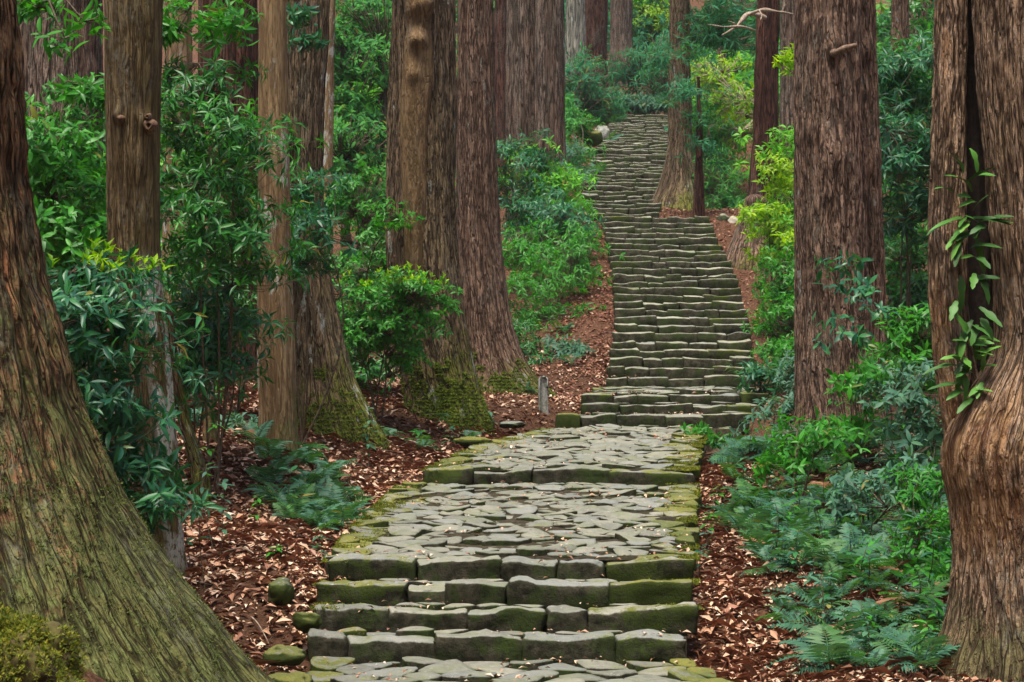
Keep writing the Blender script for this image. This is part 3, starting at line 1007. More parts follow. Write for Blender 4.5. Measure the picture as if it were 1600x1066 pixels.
# far trees above the stairs
tree('pale grey lichened trunk beyond the left of the upper stairs', 75.0, [(0, 884, 914), (120, 882, 915), (210, 878, 920)], BK['grey'], 80, 80, 18, name='tree', amp=0.04, freq=6, flute=0.05, top=8)
tree('dark red-brown trunk right of the pale grey one', 78.0, [(0, 912, 950), (120, 911, 949), (200, 905, 958)], BK['red'], 80, 80, 19, amp=0.05, freq=6, flute=0.06, top=8)
tree('grey-brown trunk at the head of the stairs with flaring roots', 86.0, [(0, 953, 988), (90, 952, 992), (140, 948, 1010), (168, 938, 1036)], BK['greyred'], 80, 80, 20, amp=0.05, freq=6, flute=0.06, top=8)
tree('reddish trunk hidden by foliage right of the stair head', 92.0, [(0, 1050, 1076), (100, 1048, 1078), (190, 1044, 1086)], BK['red'], 80, 80, 21, amp=0.05, freq=6, top=8)
tree('cedar whose wide root spreads onto the upper stairs', 50.0, [(0, 1046, 1078), (150, 1044, 1080), (240, 1040, 1084), (290, 1028, 1096), (325, 1008, 1112), (345, 992, 1126)], BK['mossbase'], 140, 140, 22,
     amp=0.03, freq=8, flute=0.05, lobes=0.08, lobe_h=0.5, nl=4, top=6)
tree('thin dark trunk just right of the spreading root', 47.0, [(165, 1089, 1095), (200, 1088, 1098), (260, 1086, 1099), (345, 1082, 1102)], BK['red'], 60, 80, 23, name='tree', amp=0.012, freq=9, top=0.6)
t13 = tree('dark red cedar snag with a dead pale branch at its top', 44.0, [(15, 1182, 1218), (60, 1180, 1216), (200, 1176, 1216), (280, 1170, 1216), (335, 1164, 1222)], BK['red'], 120, 120, 24, amp=0.04, freq=8, flute=0.07, top=0.3)
tree('grey-brown trunk tucked behind the big right cedar', 46.0, [(0, 1219, 1250), (200, 1218, 1254), (340, 1214, 1260)], BK['greyred'], 100, 100, 25, amp=0.03, freq=8, top=6)
for pts, rad in (([P(1196, 28, 43.6), P(1170, 22, 43.3), P(1150, 42, 43.0), P(1128, 55, 42.8)], [0.075, 0.042, 0.028, 0.012]),
                 ([P(1168, 24, 43.3), P(1190, 16, 43.1), P(1215, 18, 43.0), P(1240, 22, 43.0)], [0.04, 0.032, 0.026, 0.012]),
                 ([P(1180, 48, 43.4), P(1160, 42, 43.0), P(1130, 42, 42.6), P(1106, 38, 42.4)], [0.028, 0.022, 0.018, 0.008]),
                 ([P(1150, 42, 43.0), P(1146, 36, 42.9), P(1138, 33, 42.8)], [0.02, 0.014, 0.006]), ([P(1186, 16, 43.1), P(1190, 24, 43.0), P(1188, 32, 42.9)], [0.02, 0.016, 0.007]),
                 ([P(1222, 18, 43.0), P(1226, 8, 43.0), P(1224, -4, 43.0)], [0.018, 0.014, 0.01])):
    part_tube(t13, 'dead_branch', pts, rad, DEADWOOD, 7, 0.55, 3)
# big right cedar with a second stem behind
t15 = tree('massive reddish cedar with a broken branch stub right of the path', 25.0,
           [(0, 1244, 1342), (120, 1240, 1346), (250, 1240, 1352), (400, 1242, 1356), (560, 1242, 1364), (650, 1240, 1376), (700, 1232, 1388)],
           BK['cedar'], 300, 300, 26, amp=0.030, freq=17, flute=0.035, st=0.07, top=5, mdir=2.0, lobes=0.03,
           burls=((1310, 250, -1.5, 0.16, 0.05), (1272, 210, -2.2, 0.12, 0.04), (1300, 80, -1.55, 0.10, 0.06)),
           extra=[dict(d=25.5, sil=[(0, 1322, 1368), (200, 1324, 1374), (400, 1326, 1382), (600, 1328, 1390), (700, 1326, 1398)], seed=81, nth=160, ns=220)])
part_tube(t15, 'branch_stub', [P(1296, 84, 24.72), P(1308, 82, 24.5), P(1322, 75, 24.4), P(1339, 70, 24.36)], [0.06, 0.045, 0.035, 0.02], TWIG2, 9, 0.25, 4)
# right foreground twin trunk
t16 = tree('twin-stemmed peeling cedar with a deep cleft and fern at the right edge', 14.6,
           [(0, 1520, 1650), (150, 1528, 1652), (300, 1541, 1655), (450, 1552, 1668), (560, 1546, 1690), (620, 1508, 1705), (700, 1474, 1712), (800, 1488, 1706), (900, 1490, 1720), (980, 1478, 1745), (1040, 1452, 1780)],
           BK['twin'], 480, 420, 27, amp=0.022, freq=24, flute=0.035, st=0.07, top=4, lobes=0.03, lobe_h=0.25, twist=0.0, mdir=3.75,
           extra=[dict(d=14.7, sil=[(0, 1461, 1511), (150, 1458, 1511), (300, 1452, 1510), (420, 1450, 1511), (540, 1458, 1518), (620, 1466, 1536), (700, 1478, 1560), (860, 1500, 1600)], seed=55, nth=220, ns=300, kw=dict(lobes=0.0, flute=0.05))])
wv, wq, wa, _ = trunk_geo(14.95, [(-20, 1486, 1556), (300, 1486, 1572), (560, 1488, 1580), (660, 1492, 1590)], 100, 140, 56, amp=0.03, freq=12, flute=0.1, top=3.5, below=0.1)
link('cleft_shade', np_mesh('cleft_shade', wv - np.array(t16.location), wq, plain_mat('dark_cleft_shade', (0.010, 0.006, 0.004), (0.030, 0.018, 0.012), 30, 0.95), True, wa), t16)  # near-black stem filling the cleft; its shade is put into the colour
# behind on the left
tree('wide grey-red cedar behind the giant, long shredded bark', 30.0, [(0, 26, 160), (200, 24, 162), (400, 20, 164), (640, 10, 172)], BK['greyred'], 220, 160, 28, amp=0.045, freq=9, flute=0.05, st=0.02, top=5)
tree('pale buff trunk behind the rhododendron leaves', 27.0, [(0, 258, 300), (200, 256, 302), (450, 252, 306), (660, 246, 312)], BK['tan'], 100, 120, 29, name='tree', amp=0.015, freq=10, top=5)
tree('dark cedar trunk in the shade left of the tan trunk', 30.5, [(0, 312, 402), (200, 310, 404), (450, 306, 408), (630, 298, 418)], BK['red'], 160, 140, 30, amp=0.03, freq=9, flute=0.05, top=5)
tree('slender bent sapling trunk in front of the dark cedar', 20.5, [(330, 320, 331), (450, 318, 330), (560, 322, 334), (640, 320, 336), (690, 316, 344)], BK['tan'], 60, 120, 31, name='tree', amp=0.006, freq=14, top=0.6)
tree('short crooked trunk leaning beside the lichened one', 19.0, [(560, 262, 280), (620, 270, 290), (680, 284, 306), (740, 298, 326)], BK['mossbase'], 60, 100, 32, name='tree', amp=0.012, freq=12, top=0.4)
tree('brown trunk glimpsed between the leaves and twin cedar', 34.0, [(0, 1392, 1420), (300, 1390, 1422), (560, 1384, 1428)], BK['cedar'], 80, 90, 33, amp=0.02, freq=9, top=5)
tree('stub of a broad old cedar on the bank right of the middle stairs', 42.5, [(322, 1162, 1200), (345, 1154, 1212), (380, 1142, 1226), (420, 1126, 1242)], BK['cedar'], 120, 70, 34, name='tree_stump', amp=0.03, freq=8, flute=0.06, lobes=0.06, top=0.05)
tree('thin trunk behind the leaning cedar', 36.0, [(0, 508, 524), (140, 506, 522), (330, 500, 520), (560, 494, 522)], BK['tan'], 60, 80, 35, name='tree', amp=0.01, freq=9, top=5)
tree('dark trunk in the gap right of the straight cedar', 60.0, [(0, 772, 792), (200, 771, 793), (330, 768, 796)], BK['red'], 60, 60, 36, amp=0.03, freq=7, top=6)
for px, d, w, py, lb in ((560, 62, 15, 380, 'far slim trunk in the green gap beside the broad fluted cedar'), (590, 70, 22, 360, 'far dark trunk nearest the broad fluted cedar'), (1010, 100, 20, 120, 'distant trunk high above the stair head'),
                         (1128, 66, 14, 210, 'far slim trunk behind the spring-green branches'), (1155, 74, 22, 200, 'far broad trunk left of the red snag'), (1436, 60, 24, 120, 'far brown trunk on the slope at upper right'),
                         (220, 48, 30, 420, 'far trunk behind the slim knotted tree'), (540, 52, 12, 400, 'thin far trunk right of the leaning cedar')):
    tree(lb, d, [(0, px - w / 2, px + w / 2), (py * 0.6, px - w * 0.52, px + w * 0.52), (py, px - w * 0.65, px + w * 0.65)], BK['cedar' if w > 18 else 'mossbase'], 60, 60, px, amp=0.03, freq=7, top=7)


# ------------------------------------------------------------------ rocks, post
def rock(label, c, r, mat, seed, nm='rock', seg=(28, 18), amp=0.22, mossv=0.4, group=None, e=0.75):
    nu, nv = seg
    u = np.linspace(0, 2 * np.pi, nu, endpoint=False)
    v = np.linspace(-np.pi / 2, np.pi / 2, nv)
    Uu, Vv = np.meshgrid(u, v)
    n = np.stack([np.cos(Vv) * np.cos(Uu), np.cos(Vv) * np.sin(Uu), np.sin(Vv)], -1)
    n2 = np.sign(n) * np.abs(n) ** e
    n2 /= np.maximum(np.linalg.norm(n2, axis=-1, keepdims=True) ** 0.6, 0.3)
    q = 1 + amp * fbm(n * 1.7 + seed * 3.3, seed, 3) + amp * 0.25 * fbm(n * 6 + seed, seed + 5, 2)
    V = (n2 * q[..., None] * np.array(r)).reshape(-1, 3)
    i = np.arange(nv - 1)[:, None] * nu
    j = np.arange(nu)[None]
    Q = np.stack([i + j, i + (j + 1) % nu, i + nu + (j + 1) % nu, i + nu + j], -1).reshape(-1, 4)
    o = link(nm, np_mesh(nm, V, Q, mat, True, {'moss': np.full(len(V), mossv)}), None, c)
    o.rotation_euler = (0, 0, seed * 1.3)
    return tag(o, label, 'rock', group)


def on_ground(px, py, d):
    """point of the terrain on the view column px at depth d"""
    x = (px - 800) / F * d
    return np.array([x, d, float(ground(np.array([x]), np.array([d]))[0])])


def rock_at(label, px, py, d, r, mat, seed, **kw):
    c = P(px, py, d)
    return rock(label, c, r, mat, seed, **kw)


rock_at('rounded boulder with green moss alone in the leaf litter left of the steps', 438, 926, 15.9, (0.115, 0.09, 0.090), STONE_MOSS, 1, mossv=0.7, amp=0.4, e=0.85)
rock_at('low moss cushion stone beside the lowest step', 446, 1024, 14.4, (0.15, 0.14, 0.06), STONE_MOSS, 2, mossv=0.8, amp=0.45, e=1.0)
rock_at('yellow-mossed stone wedged against the second step', 478, 972, 15.3, (0.06, 0.14, 0.07), STONE_MOSS, 3, mossv=0.9, amp=0.45, e=1.0)
rock_at('mossy cobble at the picture bottom left of the pavement', 455, 1066, 13.6, (0.17, 0.13, 0.05), STONE_MOSS, 4, mossv=0.9, amp=0.45, e=1.0)
rock_at('white-topped boulder on the bank left of the upper stairs', 940, 208, 62.5, (0.20, 0.2, 0.20), plain_mat('white_lichen_rock', (0.12, 0.125, 0.10), (0.42, 0.42, 0.38), 5), 5, amp=0.4)
rock_at('mossy yellow-green boulder below the white-topped one', 926, 216, 60.5, (0.34, 0.3, 0.24), STONE_MOSS, 6, mossv=0.7)
rock_at('squat grey stone at the right of the middle stair head', 1130, 348, 46.5, (0.16, 0.16, 0.17), STONE_FAR, 7, mossv=0.1)
rock_at('cream stone just right of the squat grey one at the stair head', 1146, 350, 46.2, (0.10, 0.12, 0.16), plain_mat('cream_rock', (0.25, 0.22, 0.16), (0.5, 0.46, 0.36), 6), 8)
rock_at('large pale block lying on the right edge of the middle stairs', 1104, 404, 43.5, (0.32, 0.28, 0.14), STONE_FAR, 9, mossv=0.45)
rock_at('lighter flat block right of the large one on the stairs', 1130, 410, 43.2, (0.2, 0.22, 0.13), STONE_FAR, 10, mossv=0.3)
rock_at('brown stone half hidden among the ferns', 1316, 918, 17.0, (0.13, 0.12, 0.07), plain_mat('brown_rock', (0.10, 0.06, 0.02), (0.20, 0.13, 0.05), 12), 11)
rock_at('small stone at the landing edge by the steps', 738, 690, 26.5, (0.22, 0.14, 0.06), STONE_MOSS, 12, mossv=0.8)
rock_at('flat mossy slab in the litter below the stone post', 800, 664, 28.6, (0.22, 0.15, 0.05), STONE, 13, mossv=0.3)

# mossy mound, bottom left corner
mp = P(-14, 1078, 9.7)
md = rock('moss covered root mound in the bottom left corner', mp, (0.36, 0.34, 0.30), MOSS, 21, nm='mossy_mound', seg=(90, 60), amp=0.55, e=1.0)
md['category'] = 'moss mound'

# stone post
pp_ = on_ground(849, 655, 30.2)
pz = P(849, 655, 30.2)[2]
post = thing('stone_post', 'short grey square stone post beside the steps on the left', 'stone post', (pp_[0], pp_[1], pz - 0.02))
a = Acc()
rg = []
sq = np.array([[-1, -1], [1, -1], [1, 1], [-1, 1]], float)
sq8 = np.concatenate([[c_ * (1, 0.72), c_ * (0.72, 1)] if q % 2 else [c_ * (0.72, 1), c_ * (1, 0.72)] for q, c_ in enumerate(sq)])
hs = [-0.2, 0, 0.12, 0.25, 0.4, 0.5, 0.555, 0.585, 0.60]
ws = [0.072, 0.072, 0.07, 0.069, 0.067, 0.066, 0.064, 0.05, 0.02]
V = []
for h_, w_ in zip(hs, ws):
    jj = 0.004 * np.random.default_rng(int(h_ * 999) + 500).normal(size=(8, 2))
    V.append(np.column_stack([sq8 * w_ + jj, np.full(8, h_)]))
V = np.vstack(V + [np.array([[0, 0, 0.605]])])
i = np.arange(len(hs) - 1)[:, None] * 8
j = np.arange(8)[None]
Q = np.stack([i + j, i + (j + 1) % 8, i + 8 + (j + 1) % 8, i + 8 + j], -1).reshape(-1, 4)
T = np.stack([64 + np.arange(8), 64 + (np.arange(8) + 1) % 8, np.full(8, 72)], -1)
pm = M('granite')
pn = pm.noise(pm.pos(), 40, 4, 0.7)
pcol = pm.mix(pm.rng(pn, 0.3, 0.7), (0.20, 0.21, 0.19), (0.48, 0.48, 0.44))
pcol = pm.mix(pm.rng(pm.noise(pm.pos(), 9, 3), 0.5, 0.65, 0, 0.6), pcol, (0.12, 0.15, 0.08))
GRAN = pm.done(pm.bsdf(pcol, 0.8, pm.bump(pn, 0.5, 0.01)))
link('shaft', np_mesh('shaft', V, [Q, T], GRAN, False), post)
bx = np.array([(x_, y_, z_) for z_ in (0.44, 0.47) for (x_, y_) in ((-0.012, -0.076), (0.012, -0.076), (0.012, -0.055), (-0.012, -0.055))])
link('notch', np_mesh('notch', bx + (0.05, 0.0, 0), np.array([[0, 1, 5, 4], [1, 2, 6, 5], [2, 3, 7, 6], [3, 0, 4, 7], [4, 5, 6, 7], [3, 2, 1, 0]]), plain_mat('dark_notch', (0.02, 0.02, 0.02), (0.05, 0.05, 0.045)), False), post)


# ------------------------------------------------------------------ leaves
def leaf_shape(fold=0.25, bend=0.25, belly=0.45, hi=True):
    """leaf along +X, length 1, half width 0.5 (scaled by W), folded along the midrib, bending down"""
    if not hi:
        x = belly
        V = np.array([(0, 0, 0), (x, 0.5, 0.5 * fold * 0.3), (x, 0, -bend * x * x * 0.5), (x, -0.5, 0.5 * fold * 0.3), (1, 0, -bend)])
        V[1, 2] += V[2, 2]
        V[3, 2] += V[2, 2]
        return V, np.array([[0, 2, 1], [0, 3, 2], [1, 2, 4], [2, 3, 4]])
    st = [0.22, 0.48, 0.75]
    ww = [0.36, 0.5, 0.36]
    V = [(0, 0, 0)]
    for s_, w_ in zip(st, ww):
        z = -bend * s_ * s_
        V += [(s_, w_, z + fold * w_ * 0.3), (s_, 0, z), (s_, -w_, z + fold * w_ * 0.3)]
    V.append((1, 0, -bend))
    T = [[0, 2, 1], [0, 3, 2], [7, 8, 10], [8, 9, 10]]
    for a_ in (1, 4):
        T += [[a_, a_ + 1, a_ + 4], [a_, a_ + 4, a_ + 3], [a_ + 1, a_ + 2, a_ + 5], [a_ + 1, a_ + 5, a_ + 4]]
    return np.array(V, float), np.array(T)


LEAVES = [leaf_shape(f, b, 0.45) for f, b in ((0.25, 0.1), (0.5, 0.25), (0.2, 0.4))]
LEAF_LO = leaf_shape(0.6, 0.3, 0.45, False)
LEAF_FAR = (np.array([(0, 0, 0), (0.45, 0.5, 0.06), (0.45, -0.5, 0.06), (1, 0, -0.25)], float), np.array([[0, 2, 1], [1, 2, 3]]))
LEAF_MOSS = (np.array([(0, 0, 0), (0.5, 0.5, 0.05), (0.5, -0.5, 0.05), (1, 0, 0)], float), np.array([[0, 2, 1], [1, 2, 3]]))
_leafmesh = {}


def leaf_data(mat, v):
    key = (mat.name, v)
    if key not in _leafmesh:
        _leafmesh[key] = np_mesh('leaf', LEAVES[v][0], LEAVES[v][1], mat)
    return _leafmesh[key]


def norm(v):
    return v / (np.linalg.norm(v, axis=-1, keepdims=True) + 1e-9)


def whorl(tips, dirs, n, L, Wd, spread=(45, 100), droop=0.25, lv=0.42, along=0.05):
    """leaves in rosettes round the shoot tips; arrays of leaf frames"""
    m = len(tips)
    d = norm(dirs)
    ref = np.where(np.abs(d[:, 2:3]) > 0.9, np.array([[1.0, 0, 0]]), np.array([[0, 0, 1.0]]))
    u = norm(np.cross(d, ref))
    v = np.cross(d, u)
    ph = rng.random((m, 1)) * 6.28 + np.arange(n)[None] * 2.39996 + rng.normal(0, 0.2, (m, n))
    al = np.radians(rng.uniform(spread[0], spread[1], (m, n)))
    X = np.cos(al)[..., None] * d[:, None] + np.sin(al)[..., None] * (np.cos(ph)[..., None] * u[:, None] + np.sin(ph)[..., None] * v[:, None])
    X[..., 2] -= droop * rng.random((m, n))
    X = norm(X)
    Zr = d[:, None] + np.array([0, 0, 0.6]) + rng.normal(0, 0.18, (m, n, 3))
    Z = norm(Zr - (Zr * X).sum(-1, keepdims=True) * X)
    Yv = np.cross(Z, X)
    pos = tips[:, None] - d[:, None] * (rng.random((m, n, 1)) * along)
    ln = L * (1 + lv * rng.uniform(-1, 0.6, (m, n)))
    f = lambda q: q.reshape(-1, 3)
    return f(pos), f(X), f(Yv), f(Z), ln.ravel(), (Wd / L) * ln.ravel()


def join_leaves(name, fr, mat, off, shape=LEAF_LO):
    pos, X, Y, Z, L, Wd = fr
    V0, T0 = shape
    n, k = len(pos), len(V0)
    V = pos[:, None] - np.asarray(off) + (V0[None, :, 0:1] * L[:, None, None]) * X[:, None] + (V0[None, :, 1:2] * Wd[:, None, None]) * Y[:, None] + (V0[None, :, 2:3] * L[:, None, None]) * Z[:, None]
    T = (T0[None] + (np.arange(n) * k)[:, None, None]).reshape(-1, 3)
    return np_mesh(name, V.reshape(-1, 3), T, mat)


def put_leaf(parent, base, fr, i, mat, name='leaf', data=None):
    pos, X, Y, Z, L, Wd = fr
    o = bpy.data.objects.new(name, data or leaf_data(mat, i % 3))
    COL.objects.link(o)
    o.parent = parent
    x, y, z, p = X[i] * L[i], Y[i] * Wd[i], Z[i] * L[i], pos[i] - base
    o.matrix_basis = Matrix(((x[0], y[0], z[0], p[0]), (x[1], y[1], z[1], p[1]), (x[2], y[2], z[2], p[2]), (0, 0, 0, 1)))
    return o


def curve3(a, b, sag, n=5, wob=0.05):
    t = np.linspace(0, 1, n)[:, None]
    L = np.linalg.norm(b - a)
    c = a + (b - a) * t
    c = c + np.sin(t * np.pi) * (np.array([0, 0, sag * L]) + rng.normal(0, wob * L, 3))
    return c


def shrub(label, root, lobes, tips, L, Wd, mat, nw=8, ind=300, cat='shrub', name='shrub', group=None, spread=(45, 100), droop=0.25, stem=0.012, up=0.45, hi=False, stems=4, tipmat=None, tipfrac=0.0,
          wood=None, shell=0.5):
    """root: world point. lobes: (px, py, d, rx_px, ry_px, depth_m [, weight])"""
    root = np.asarray(root, float)
    ar = np.array([(l[6] if len(l) > 6 else 1.0) * l[3] * l[4] for l in lobes])
    if not group and cat == 'shrub':
        tips = int(tips * 1.7)
        lobes = [(l[0], l[1], l[2], l[3] * 1.12, l[4] * 1.15, l[5]) + tuple(l[6:]) for l in lobes]
    ct = np.maximum(1, (tips * ar / ar.sum()).astype(int))
    TP, DR, MC = [], [], []
    for l, c in zip(lobes, ct):
        k = F / l[2]
        ctr = P(l[0], l[1], l[2])
        rad = np.array([l[3] / k, l[5], l[4] / k])
        nc = max(2, int(c / 8))
        vc = norm(rng.normal(size=(nc, 3)))
        rc = (0.25 + 0.95 * rng.random((nc, 1)) ** 0.6)
        cc = vc * rc
        pick = rng.integers(0, nc, c)
        flat = np.minimum(L * 1.25, rad.min() * 0.6)
        loc_ = rng.normal(size=(c, 3)) * np.array([1.0, 1.0, 0.38]) * flat
        outw = norm(cc[pick] * np.array([1, 1, 0.3]) + 1e-6)
        loc_ += outw * rng.random((c, 1)) * flat * 1.2
        loc_[:, 2] -= 0.25 * np.abs(loc_[:, 0])
        TP.append(ctr + cc[pick] * rad * 0.95 + loc_)
        v = norm(cc[pick] + 0.6 * loc_ / flat)
        dr = v * 0.8 + np.array([0, -0.25, up]) + rng.normal(0, 0.35, (c, 3))
        DR.append(norm(dr))
        MC.append(np.repeat(ctr[None], c, 0))
    TP, DR, MC = np.vstack(TP), np.vstack(DR), np.vstack(MC)
    o = thing(name, label, cat, root, group)
    fr = whorl(TP, DR, nw, L, Wd, (spread[0] - 12, spread[1] + 5), droop, along=L * 1.1)
    # stems: main ones to the lobes, twigs to the tips
    a = Acc()
    hubs = []
    for l in lobes:
        ctr = P(l[0], l[1], l[2])
        for s_ in range(max(1, stems // len(lobes))):
            b = ctr + rng.normal(0, 0.25, 3) * np.array([l[3], 0, l[4]]) / (F / l[2])
            c = curve3(root + rng.normal(0, 0.03, 3) * (1, 1, 0), b, 0.05, 7)
            a.tube(c, np.linspace(stem, stem * 0.4, 7), 6)
            hubs.append(c)
    H = np.vstack(hubs)
    for q in range(0, len(TP), 5 if group else 1):
        D = ((H - TP[q]) ** 2).sum(1) + (H[:, 2] > TP[q, 2]) * 0.05
        h_ = H[np.argmin(D)]
        a.tube(curve3(h_, TP[q], -0.05, 3, 0.06), np.linspace(stem * 0.35, stem * 0.15, 3), 3)
    link('stem', a.mesh('stem', wood or TWIG, True, root), o)
    n = len(fr[0])
    order = np.argsort(fr[0][:, 1])
    # leaves large enough to pick out singly are objects
    if L * F / lobes[0][2] < 11:
        ind = 0
    if tipfrac and tipmat:
        nt = int(len(TP) * tipfrac)
        pick = np.argsort(-TP[:, 2])[:nt]
        f2 = whorl(TP[pick] + [0, 0, 0.03], norm(DR[pick] * 0.5 + [0, 0, 1]), 5, L * 0.7, Wd * 0.8, (10, 40), 0)
        me = join_leaves('young_leaves', f2, tipmat, root)
        y_ = link('young_leaves', me, o)
        y_['label'] = 'yellow-green young shoots at the tips'
        y_['kind'] = 'stuff'
    sub = lambda idx: tuple(q[idx] for q in fr)
    if ind and n <= ind:
        for i_ in range(n):
            put_leaf(o, root, fr, i_, mat)
    else:
        near = order[:ind]
        for i_ in near:
            put_leaf(o, root, fr, int(i_), mat)
        far = order[ind:]
        if len(far):
            f_ = link('foliage', join_leaves('foliage', sub(far), mat, root, LEAF_FAR if group else LEAF_LO), o)
            f_['kind'] = 'stuff'
    return o


def G(px, d):
    return on_ground(px, 0, d)


# ---- left foreground and middle-ground evergreen shrubs
shrub('dark glossy shrub between the giant cedar and the slim knotted trunk, upper', G(80, 18.5), [(85, 230, 18.4, 58, 75, 0.35), (105, 130, 18.6, 40, 30, 0.25, 0.5), (100, 345, 18.3, 60, 55, 0.35)], 190, 0.115, 0.040, L_GREEN, 9)
shrub('bluish long-leaved shrub in front of the lichened foot of the slim trunk', G(190, 15.6), [(125, 420, 15.5, 50, 45, 0.3), (135, 510, 15.4, 75, 65, 0.35), (165, 610, 15.3, 62, 60, 0.3), (190, 700, 15.4, 50, 45, 0.25), (238, 795, 15.2, 36, 36, 0.2)],
      250, 0.135, 0.034, L_BLUE, 9, tipmat=L_YELLOW, tipfrac=0.07, hi=True)
shrub('dark rhododendron reaching across the tan trunk, upper tiers', G(330, 19.3), [(315, 130, 19.4, 55, 36, 0.3), (325, 200, 19.2, 68, 45, 0.4), (320, 290, 19.0, 66, 45, 0.4), (335, 375, 19.0, 68, 50, 0.4)], 230, 0.13, 0.030, L_DARK, 10, droop=0.35, hi=True)
shrub('dark rhododendron low behind the slim trunk, drooping leaf sprays', G(310, 19.8), [(300, 480, 19.6, 55, 55, 0.35), (355, 545, 19.3, 42, 34, 0.3), (285, 560, 19.6, 36, 44, 0.3), (350, 480, 19.8, 42, 40, 0.3)], 130, 0.13, 0.030, L_BLUE, 9, droop=0.5, hi=True)
shrub('leafy branch hanging at the top between the slim and tan trunks', P(350, -60, 19.6), [(318, 25, 19.5, 62, 36, 0.35), (275, 50, 19.4, 25, 40, 0.25)], 75, 0.125, 0.034, L_GREEN, 9, cat='branch', name='leafy_branch', stems=2, up=-0.1)
shrub('light green leafy branch across the top left corner', P(60, -60, 15.5), [(80, 22, 15.4, 70, 26, 0.25), (130, 40, 15.2, 28, 20, 0.2), (105, 65, 15.0, 25, 25, 0.15)], 36, 0.125, 0.036, L_GREEN, 6, cat='branch', name='leafy_branch', stems=2, up=-0.1)
shrub('bluish leafy spray on the face of the leaning cedar', G(470, 22.6), [(480, 310, 22.4, 32, 65, 0.3), (475, 410, 22.4, 30, 45, 0.3)], 85, 0.11, 0.03, L_BLUE, 9)
shrub('leaf tuft hanging at the top beside the leaning cedar', P(480, -50, 23), [(475, 25, 22.9, 24, 30, 0.25), (470, 75, 22.8, 16, 30, 0.2)], 32, 0.11, 0.032, L_BLUE, 8, cat='branch', name='leafy_branch', stems=2, up=-0.2)
shrub('small-leaved shrub filling the gap behind the leaning cedar', G(570, 29.5), [(570, 330, 29.3, 60, 62, 0.5), (580, 410, 29.0, 50, 40, 0.4), (620, 345, 27.3, 25, 20, 0.2)], 250, 0.088, 0.036, L_GREEN, 9)
shrub('dense bright green bush against the foot of the broad fluted cedar', G(590, 26.8), [(600, 480, 26.6, 78, 42, 0.5), (650, 455, 26.4, 40, 38, 0.3), (560, 520, 26.8, 40, 35, 0.4), (600, 540, 26.8, 50, 30, 0.4)], 460, 0.082, 0.034, L_GREEN, 8, tipmat=L_YELLOW, tipfrac=0.12, hi=True)
shrub('shady low shrub at the left foot of the broad fluted cedar', G(560, 29), [(550, 580, 28.8, 55, 40, 0.5)], 110, 0.11, 0.032, L_DARK, 8)
shrub('tall dark evergreen far in the gap above the small-leaved shrub', G(555, 46), [(555, 250, 46, 60, 90, 1.2), (560, 110, 47, 58, 100, 1.4), (570, 20, 48, 55, 50, 1.4)], 900, 0.17, 0.06, L_FAR, 9, cat='tree', name='broadleaf_tree', stem=0.06, up=0.3)
# bush left of the stairs
shrub('loose green shrub on the bank left of the middle stairs, lower', G(860, 38.5), [(850, 470, 38.4, 62, 50, 0.8), (885, 400, 39.6, 42, 45, 0.6), (860, 540, 37.4, 50, 38, 0.6)], 330, 0.13, 0.036, L_GREEN, 7, stem=0.01)
shrub('bluish shrub above it in front of the fused trunks', G(830, 43.5), [(824, 290, 43.4, 45, 55, 0.7), (849, 350, 42.6, 45, 45, 0.6), (809, 230, 44, 32, 36, 0.5), (884, 335, 42, 26, 26, 0.4)], 320, 0.15, 0.040, L_BLUE, 8)
shrub('small shrub hugging the edge of the middle stairs near their top left', G(905, 42.6), [(887, 350, 42.8, 30, 34, 0.4), (897, 385, 42.4, 24, 22, 0.3)], 110, 0.13, 0.035, L_GREEN, 7)
shrub('low shrub in the red litter beside the foot of the middle stairs', G(885, 35.5), [(885, 555, 35.4, 25, 28, 0.3)], 60, 0.12, 0.034, L_FERN, 7)
# right side
shrub('tall rhododendron between the massive cedar and the twin-stemmed one, upper', G(1415, 28), [(1415, 110, 28, 42, 70, 0.5), (1420, 210, 27.8, 50, 60, 0.5), (1425, 300, 27.6, 46, 60, 0.5), (1385, 225, 27.0, 30, 60, 0.3, 0.6)], 360, 0.15, 0.034, L_BLUE, 10, droop=0.3)
shrub('darker broad-leaved shrub below the rhododendron on the right', G(1425, 29.5), [(1420, 400, 29.4, 45, 55, 0.5), (1425, 480, 29.2, 42, 45, 0.5)], 210, 0.13, 0.045, L_DARK, 8, droop=0.5)
shrub('yellow-green spring sapling left of the massive cedar', G(1215, 36), [(1219, 270, 36, 36, 24, 0.4), (1209, 340, 35.8, 34, 26, 0.4), (1229, 380, 35.6, 32, 30, 0.4)], 190, 0.12, 0.042, L_YELLOW, 6)
shrub('yellow-green twig crossing the red snag', P(1262, 130, 33), [(1215, 95, 33, 40, 16, 0.2), (1240, 80, 33, 14, 14, 0.2)], 30, 0.12, 0.042, L_YELLOW, 6, cat='branch', name='leafy_branch', stems=2)
shrub('dense green bush right of the middle stairs', G(1215, 33.5), [(1242, 430, 33.4, 34, 44, 0.5), (1235, 500, 32.8, 36, 42, 0.5), (1245, 565, 32.4, 32, 35, 0.4)], 320, 0.11, 0.038, L_GREEN, 8)
shrub('small glossy shrub leaning over the landing corner right', G(1185, 31.6), [(1189, 585, 31.3, 28, 20, 0.3)], 40, 0.13, 0.036, L_BLUE, 7)
shrub('bluish oval-leaved sapling in front of the massive cedar', G(1330, 22.6), [(1310, 480, 22.4, 40, 36, 0.25), (1335, 400, 22.3, 40, 35, 0.2), (1340, 500, 22.3, 36, 40, 0.25), (1350, 440, 22.3, 36, 26, 0.2)], 26, 0.115, 0.045, L_BLUE, 5, stem=0.008, droop=0.4)
